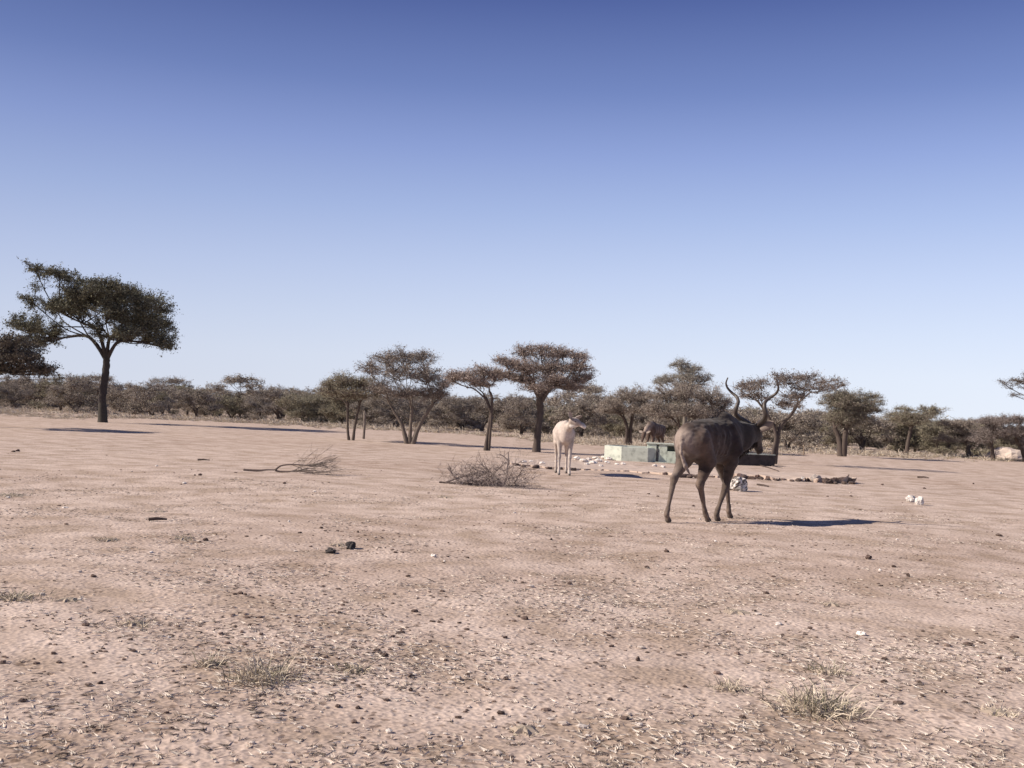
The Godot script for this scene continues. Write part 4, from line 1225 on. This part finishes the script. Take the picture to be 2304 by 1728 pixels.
func build_dead_wood():
	# brush heap of cut thorn boughs
	var base = spot(1095, 1094)
	var m = pixel_size(base)
	var heap = thing("brush_heap", "heap of cut grey thorn branches on the sand left of the pale antelope", "brush pile", base)
	var boughs = [[985, 1099, 1180, 1085], [1000, 1098, 1120, 1052], [1040, 1097, 1012, 1050], [1130, 1094, 1090, 1030], [1135, 1090, 1155, 1020], [1080, 1096, 1190, 1070], [1060, 1096, 1075, 1050], [1110, 1095, 1200, 1080], [1025, 1098, 1090, 1068], [1150, 1093, 1195, 1060], [1090, 1096, 1030, 1072], [1120, 1095, 1050, 1085], [1070, 1097, 1150, 1088], [1100, 1094, 1130, 1066]]
	for k in boughs.size():
		var b = boughs[k]
		var s := Shape.new()
		var p0 = beside(b[0], b[1], base); var p1 = beside(b[2], b[3], base)
		p0.z = rng.randf_range(-0.5, 0.15); p1.z = p0.z + rng.randf_range(-0.45, 0.3)
		p0.y = maxf(p0.y, 0.015)
		var col = Color(0.24, 0.2, 0.185) if k % 3 else Color(0.11, 0.088, 0.08)
		dead_branch(s, p0, (p1 - p0).normalized(), (p1 - p0).length() * 1.02, 0.018 if k < 5 else 0.009, 2, col, 0.7)
		for q in 110:
			var c = p0.lerp(p1, rng.randf()) + ball() * Vector3(0.3, 0.16, 0.3)
			c.y = absf(c.y)
			ribbon(s, c, c + (rv() + Vector3(0, 0.3, 0)).normalized() * rng.randf_range(0.1, 0.3), 0.003, col * rng.randf_range(1.0, 2.0))
		obj("bough", s.mesh(), mats.bark, heap)
	# the single dry branch lying to the left
	var b2 = spot(620, 1063)
	var br = thing("fallen_branch", "thin forked dry branch lying flat on the sand, its twigs to the right", "branch", b2)
	var st := Shape.new()
	var path = [[548, 1063], [580, 1061], [600, 1057], [620, 1057]]
	var up = [[620, 1057], [632, 1048], [655, 1045], [690, 1047], [700, 1050]]
	var low = [[620, 1058], [628, 1063], [652, 1061], [665, 1059], [700, 1066]]
	var ends = []
	for line in [path, up, low]:
		var pts = []
		for q in line:
			var w = beside(q[0], q[1], b2)
			w.y = maxf(w.y, 0.02)
			pts.append(w)
		var c = curve(pts, 3)
		var rad = []
		for k in c.size(): rad.append(lerpf(0.026, 0.012, float(k) / (c.size() - 1)) * (1.0 if line == path else 0.75))
		st.tube(c, rad, 6, Color(0.14, 0.108, 0.098), Color(0.2, 0.16, 0.145))
		ends.append(pts)
	obj("stem", st.mesh(), mats.bark, br)
	var tw := Shape.new()
	for k in 34:
		var line: Array = ends[1 + k % 2]
		var p: Vector3 = line[rng.randi_range(2, line.size() - 1)]
		dead_branch(tw, p, Vector3(rng.randf_range(0.3, 1.0), rng.randf_range(-0.05, 0.4), rng.randf_range(-0.5, 0.5)).normalized(), rng.randf_range(0.3, 0.7), 0.005, 1, Color(0.17, 0.14, 0.125), 0.6)
	obj("twigs", tw.mesh(), mats.bark, br)
	# posts
	var pb = spot(818, 988)
	var post := Shape.new()
	post.tube([Vector3(0, -0.2, 0), Vector3(0.01, 0.5, 0), Vector3(-0.01, 1.2, 0)], [0.055, 0.05, 0.045], 9, Color(0.13, 0.1, 0.085), Color(0.3, 0.26, 0.23), 0.2, coat_noise)
	var po = obj("wooden_post", post.mesh(), mats.bark)
	po.position = pb
	tag(po, "grey wooden post right of the two-stemmed small tree", "post")
	var stake := Shape.new()
	stake.tube([Vector3(0, -0.2, 0), Vector3(-0.01, 0.25, 0), Vector3(-0.02, 0.52, 0)], [0.03, 0.028, 0.025], 7, Color(0.25, 0.18, 0.13), Color(0.3, 0.23, 0.17))
	var sk = obj("wooden_stake", stake.mesh(), mats.bark)
	sk.position = spot(1809, 1024)
	tag(sk, "short brown stake on the sand between the forked tree and the olive tree", "post")
	# loose sticks, and two dark strips by the dark trough
	for e in [[1705, 1046, 1752, 1061, 0.02], [1715, 1044, 1760, 1054, 0.012], [1704, 1092, 1730, 1096, 0.02], [2065, 1077, 2090, 1079, 0.03], [335, 1171, 375, 1171, 0.02], [445, 1035, 472, 1036, 0.02]]:
		var s := Shape.new()
		var a = spot(e[0], e[1]); var b = spot(e[2], e[3])
		var d = b - a
		s.tube([Vector3(0, e[4], 0), d * 0.5 + Vector3(0, e[4] * 1.5, 0.03), d + Vector3(0, e[4], 0)], [e[4], e[4] * 0.9, e[4] * 0.5], 6, Color(0.08, 0.06, 0.052), Color(0.11, 0.085, 0.075))
		var o = obj("dead_stick", s.mesh(), mats.bark)
		o.position = a
		var words = {1705: "thick dark strip lying right of the dark trough", 1715: "thin dark strip lying right of the dark trough", 1704: "short stick on the sand right of the speckled rock", 2065: "grey stick on pale sand below the little umbrella tree", 335: "reddish stick on the sand in the left middle ground", 445: "short stick on the sand left of the fallen branch"}
		tag(o, words[e[0]], "stick")

# ------------------------------------------------------------------ grass and litter
func tuft_shape(blades: int, h: float, spread: float, dry: Color, green: Color, share: float, w := 0.003) -> Shape:
	var s := Shape.new()
	for k in blades:
		var a = rng.randf() * TAU
		var out = Vector3(cos(a), 0, sin(a))
		var sub = Vector3(sin(floorf(rng.randf() * 7.0) * 2.4), 0, cos(floorf(rng.randf() * 7.0) * 1.9)) * spread * 0.32 * rng.randf()
		var root = sub + out * rng.randf() * spread * 0.16 + Vector3(0, -0.01, 0)
		var lean = rng.randf_range(0.1, 1.2) if rng.randf() < 0.55 else rng.randf_range(1.2, 5.0)
		var ln = h * (rng.randf_range(0.25, 0.9) if rng.randf() < 0.8 else rng.randf_range(0.8, 1.35))
		var d = (out * lean + Vector3.UP).normalized()
		var mid = root + d * ln * 0.55
		var tip = mid + (d + out * 0.5 + Vector3(0, -0.35, 0) + rv() * 0.25).normalized() * ln * 0.5
		tip.y = maxf(tip.y, 0.004)
		var side = d.cross(rv()).normalized() * w
		var c = (green if rng.randf() < share else dry) * rng.randf_range(0.7, 1.25)
		s.quad(root - side, root + side, mid + side * 0.8, mid - side * 0.8, c)
		s.tri(mid - side * 0.8, mid + side * 0.8, tip, c)
	return s

func scatter(called: String, label: String, m: Mesh, mat: Material, places: Array):
	var mm := MultiMesh.new()
	mm.transform_format = MultiMesh.TRANSFORM_3D
	mm.use_colors = true
	mm.mesh = m
	mm.instance_count = places.size()
	for k in places.size():
		mm.set_instance_transform(k, places[k][0])
		mm.set_instance_color(k, places[k][1])
	var o := MultiMeshInstance3D.new()
	o.name = numbered(called)
	o.multimesh = mm
	o.material_override = mat
	add_child(o)
	o.set_meta("kind", "stuff")
	o.set_meta("label", label)
	o.set_meta("category", called.replace("_", " "))

func build_grass():
	var dry = Color(0.52, 0.45, 0.36); var green = Color(0.2, 0.185, 0.13); var grey = Color(0.3, 0.26, 0.2)
	var list = [[590, 1530, 95, 60, 300, 0.35, "largest straw tuft in the left foreground, blades leaning right"], [800, 1512, 40, 30, 110, 0.7, "small greenish tuft at the right of the large straw tuft"], [470, 1500, 45, 35, 110, 0.6, "thin green tuft left of the large straw tuft"],
		[300, 1405, 50, 26, 110, 0.5, "low mixed tuft in the left foreground behind the straw tuft"], [1830, 1595, 115, 70, 380, 0.45, "large grey green tuft in the right foreground"], [1860, 1515, 55, 30, 130, 0.7, "small dark tuft just behind the large right foreground tuft"], [1640, 1545, 60, 34, 120, 0.3, "thin straw tuft left of the large right foreground tuft"],
		[410, 1215, 38, 16, 110, 0.7, "green tuft with a dark clod at its right in the left middle ground"], [245, 1218, 42, 15, 110, 0.75, "olive tuft left of the green tuft with the clod"], [350, 1148, 44, 9, 80, 0.7, "flat olive tuft behind the two olive tufts"], [30, 1348, 75, 28, 190, 0.85, "dark grey green tuft at the left edge of the foreground"], [150, 1352, 45, 14, 90, 0.8, "flat dark tuft right of the left edge tuft"],
		[20, 1112, 60, 14, 90, 0.8, "dark low tuft at the left edge of the middle ground"], [1000, 1118, 34, 10, 60, 0.5, "sparse tuft in front of the brush heap"], [1870, 1355, 34, 14, 60, 0.6, "small tuft on the sand below the pair of white rocks"], [760, 1225, 34, 16, 70, 0.1, "pale straw tuft between the two black dung pats"], [2240, 1610, 60, 26, 100, 0.3, "straw tuft in the lower right corner"], [1180, 1640, 60, 22, 100, 0.15, "flattened straw tuft at the bottom middle"], [1660, 1375, 55, 14, 100, 0.35, "trampled straw tuft behind the right foreground tuft"]]
	for t in list:
		var p = spot(t[0], t[1])
		var m = pixel_size(p)
		var s = tuft_shape(int(t[4] * 1.6), t[3] * m * 1.1, t[2] * m * 2.3, dry, green, t[5] * 0.6, 0.0024)
		# the matted foot the blades grow from
		var foot = t[2] * m * 2.3 * 0.36
		for k in 14:
			var a0 = TAU * k / 14.0; var a1 = TAU * (k + 1) / 14.0
			var r0 = foot * (0.85 + 0.3 * sin(k * 2.7)); var r1 = foot * (0.85 + 0.3 * sin(((k + 1) % 14) * 2.7))
			var p0 = Vector3(cos(a0) * r0, -0.012, sin(a0) * r0); var p1 = Vector3(cos(a1) * r1, -0.012, sin(a1) * r1)
			s.quad(p0, p1, p1 * Vector3(0.45, 0, 0.45) + Vector3(0, 0.012, 0), p0 * Vector3(0.45, 0, 0.45) + Vector3(0, 0.012, 0), Color(0.38, 0.31, 0.25) * rng.randf_range(0.85, 1.15))
			s.tri(p0 * Vector3(0.45, 0, 0.45) + Vector3(0, 0.012, 0), p1 * Vector3(0.45, 0, 0.45) + Vector3(0, 0.012, 0), Vector3(0, 0.018, 0), Color(0.36, 0.3, 0.24) * rng.randf_range(0.85, 1.15))
		var o = obj("grass_tuft", s.mesh(), mats.grass)
		o.position = p
		tag(o, t[6], "grass tuft", "dry grass tufts on the clearing")
	# straw litter over the foreground
	var straw := Shape.new()
	for k in 4:
		var a = Vector3(rng.randf_range(-0.05, 0.03), 0.004, rng.randf_range(-0.05, 0.05))
		var d = Vector3(rng.randf_range(-1, 1), rng.randf_range(0.0, 0.25), rng.randf_range(-1, 1)).normalized() * rng.randf_range(0.02, 0.052)
		ribbon(straw, a, a + d, 0.0029, Color(1, 1, 1))
	var mask = noise(FastNoiseLite.TYPE_SIMPLEX_SMOOTH, 0.45, 3, 51)
	var places = []
	for k in 70000:
		var r = 2.6 + 15.0 * pow(rng.randf(), 1.5)
		var a = rng.randf_range(-0.62, 0.62)
		var x = sin(a) * r; var z = -cos(a) * r
		var want = 0.33 + 1.2 * mask.get_noise_2d(x, z) + clampf((7.0 - r) * 0.06, -0.25, 0.2)
		if rng.randf() > want: continue
		var b = Basis(Vector3.UP, rng.randf() * TAU).scaled(Vector3.ONE * rng.randf_range(0.45, 1.15))
		var c = Color(0.64, 0.57, 0.5) if rng.randf() < 0.5 else (Color(0.46, 0.4, 0.34) if rng.randf() < 0.5 else Color(0.16, 0.13, 0.11))
		places.append([Transform3D(b, on(x, z)), c * rng.randf_range(0.85, 1.2)])
	scatter("straw_litter", "dry straw and stalk bits strewn over the foreground sand", straw.mesh(), mats.grass, places)
	# gravel: pale and dark crumbs
	for kind in 2:
		var spots = []
		var pm = noise(FastNoiseLite.TYPE_SIMPLEX_SMOOTH, 0.3, 3, 52 + kind)
		for k in 26000:
			var r = 2.6 + 26.0 * pow(rng.randf(), 1.7)
			var a = rng.randf_range(-0.62, 0.62)
			var x = sin(a) * r; var z = -cos(a) * r
			if rng.randf() > (0.07 if kind == 0 else 0.26) - 0.012 * r + 0.7 * pm.get_noise_2d(x, z): continue
			var s = rng.randf_range(0.003, 0.008) * (1.0 + 1.6 * pow(rng.randf(), 8.0)) 
			var b = Basis(Vector3.UP, rng.randf() * TAU).scaled(Vector3(s * rng.randf_range(0.8, 1.8), s * 0.6, s))
			var c = Color(0.68, 0.61, 0.55).lerp(Color(0.5, 0.41, 0.35), rng.randf()) if kind == 0 else Color(0.1, 0.072, 0.062).lerp(Color(0.26, 0.19, 0.16), rng.randf())
			spots.append([Transform3D(b, on(x, z) + Vector3(0, s * 0.35, 0)), c])
		scatter("gravel" if kind == 0 else "dung_crumbs", "pale gravel bits strewn over the sand" if kind == 0 else "dark dung crumbs strewn over the sand", rock_mesh(Vector3.ONE, 400 + kind, 0.5, Color(1, 1, 1), Color(0.85, 0.85, 0.85), 0), mats.stone, spots)
	# the pale dry grass belt under and between the far bushes
	var tufts = tuft_shape(24, 0.42, 0.5, Color(1, 1, 1), Color(0.75, 0.72, 0.6), 0.3, 0.012).mesh()
	var belt = []
	var bm = noise(FastNoiseLite.TYPE_SIMPLEX_SMOOTH, 0.05, 3, 55)
	for k in 30000:
		var a = rng.randf_range(-0.6, 0.6)
		var near = lerpf(60.0, 47.0, (a + 0.5))
		var r = near + 150.0 * pow(rng.randf(), 1.7)
		var x = tan(a) * r; var z = -r
		var edge = clampf((r - near) / 18.0, 0.0, 1.0)
		if rng.randf() > 0.7 * edge + 1.3 * bm.get_noise_2d(x, z) - 0.12: continue
		var s = rng.randf_range(0.5, 1.15) * (0.55 + 0.45 * edge)
		var b = Basis(Vector3.UP, rng.randf() * TAU).scaled(Vector3(s * 1.5, s, s * 1.5))
		belt.append([Transform3D(b, on(x, z)), Color(0.6, 0.525, 0.445).lerp(Color(0.43, 0.37, 0.31), rng.randf())])
	scatter("dry_grass", "pale dry grass growing under and between the far bushes", tufts, mats.grass, belt)

func _ready():
	rng.seed = 20100618
	relief.seed = 3; relief.frequency = 0.09; relief.fractal_octaves = 3
	fine_relief.seed = 4; fine_relief.frequency = 1.1; fine_relief.fractal_octaves = 3
	coat_noise.seed = 5; coat_noise.frequency = 0.35; coat_noise.fractal_octaves = 2
	light_and_camera()
	mats.bark = concrete(Color(1.0, 1.0, 1.0), 35)
	mats.bark.uv1_scale = Vector3(3.5, 0.9, 3.5)
	mats.bark.heightmap_enabled = false
	mats.leaf = coloured(0.85, 0.2, 0.45)
	mats.coat = concrete(Color(1.0, 1.0, 1.0), 36, 0.86)
	mats.coat.uv1_scale = Vector3(2.5, 7.0, 7.0)
	mats.coat.rim_enabled = true
	mats.coat.rim = 0.25
	mats.horn = coloured(0.5, 0.5)
	mats.stone = coloured(0.95, 0.2)
	mats.grass = coloured(0.85, 0.2, 0.3)
	mats.eye = coloured(0.15, 0.5)
	mats.eye.albedo_color = Color(0.02, 0.015, 0.012)
	mats.water = coloured(0.06, 0.5)
	mats.soil = concrete(Color(0.80, 0.73, 0.68), 34)
	mats.soil.uv1_scale = Vector3(0.35, 0.35, 0.35)
	build_ground()
	build_apron()
	var basin = build_trough()
	build_trees()
	build_bull()
	build_cow()
	build_drinker(spot(1474, 1018))
	build_stones()
	build_dead_wood()
	build_grass()
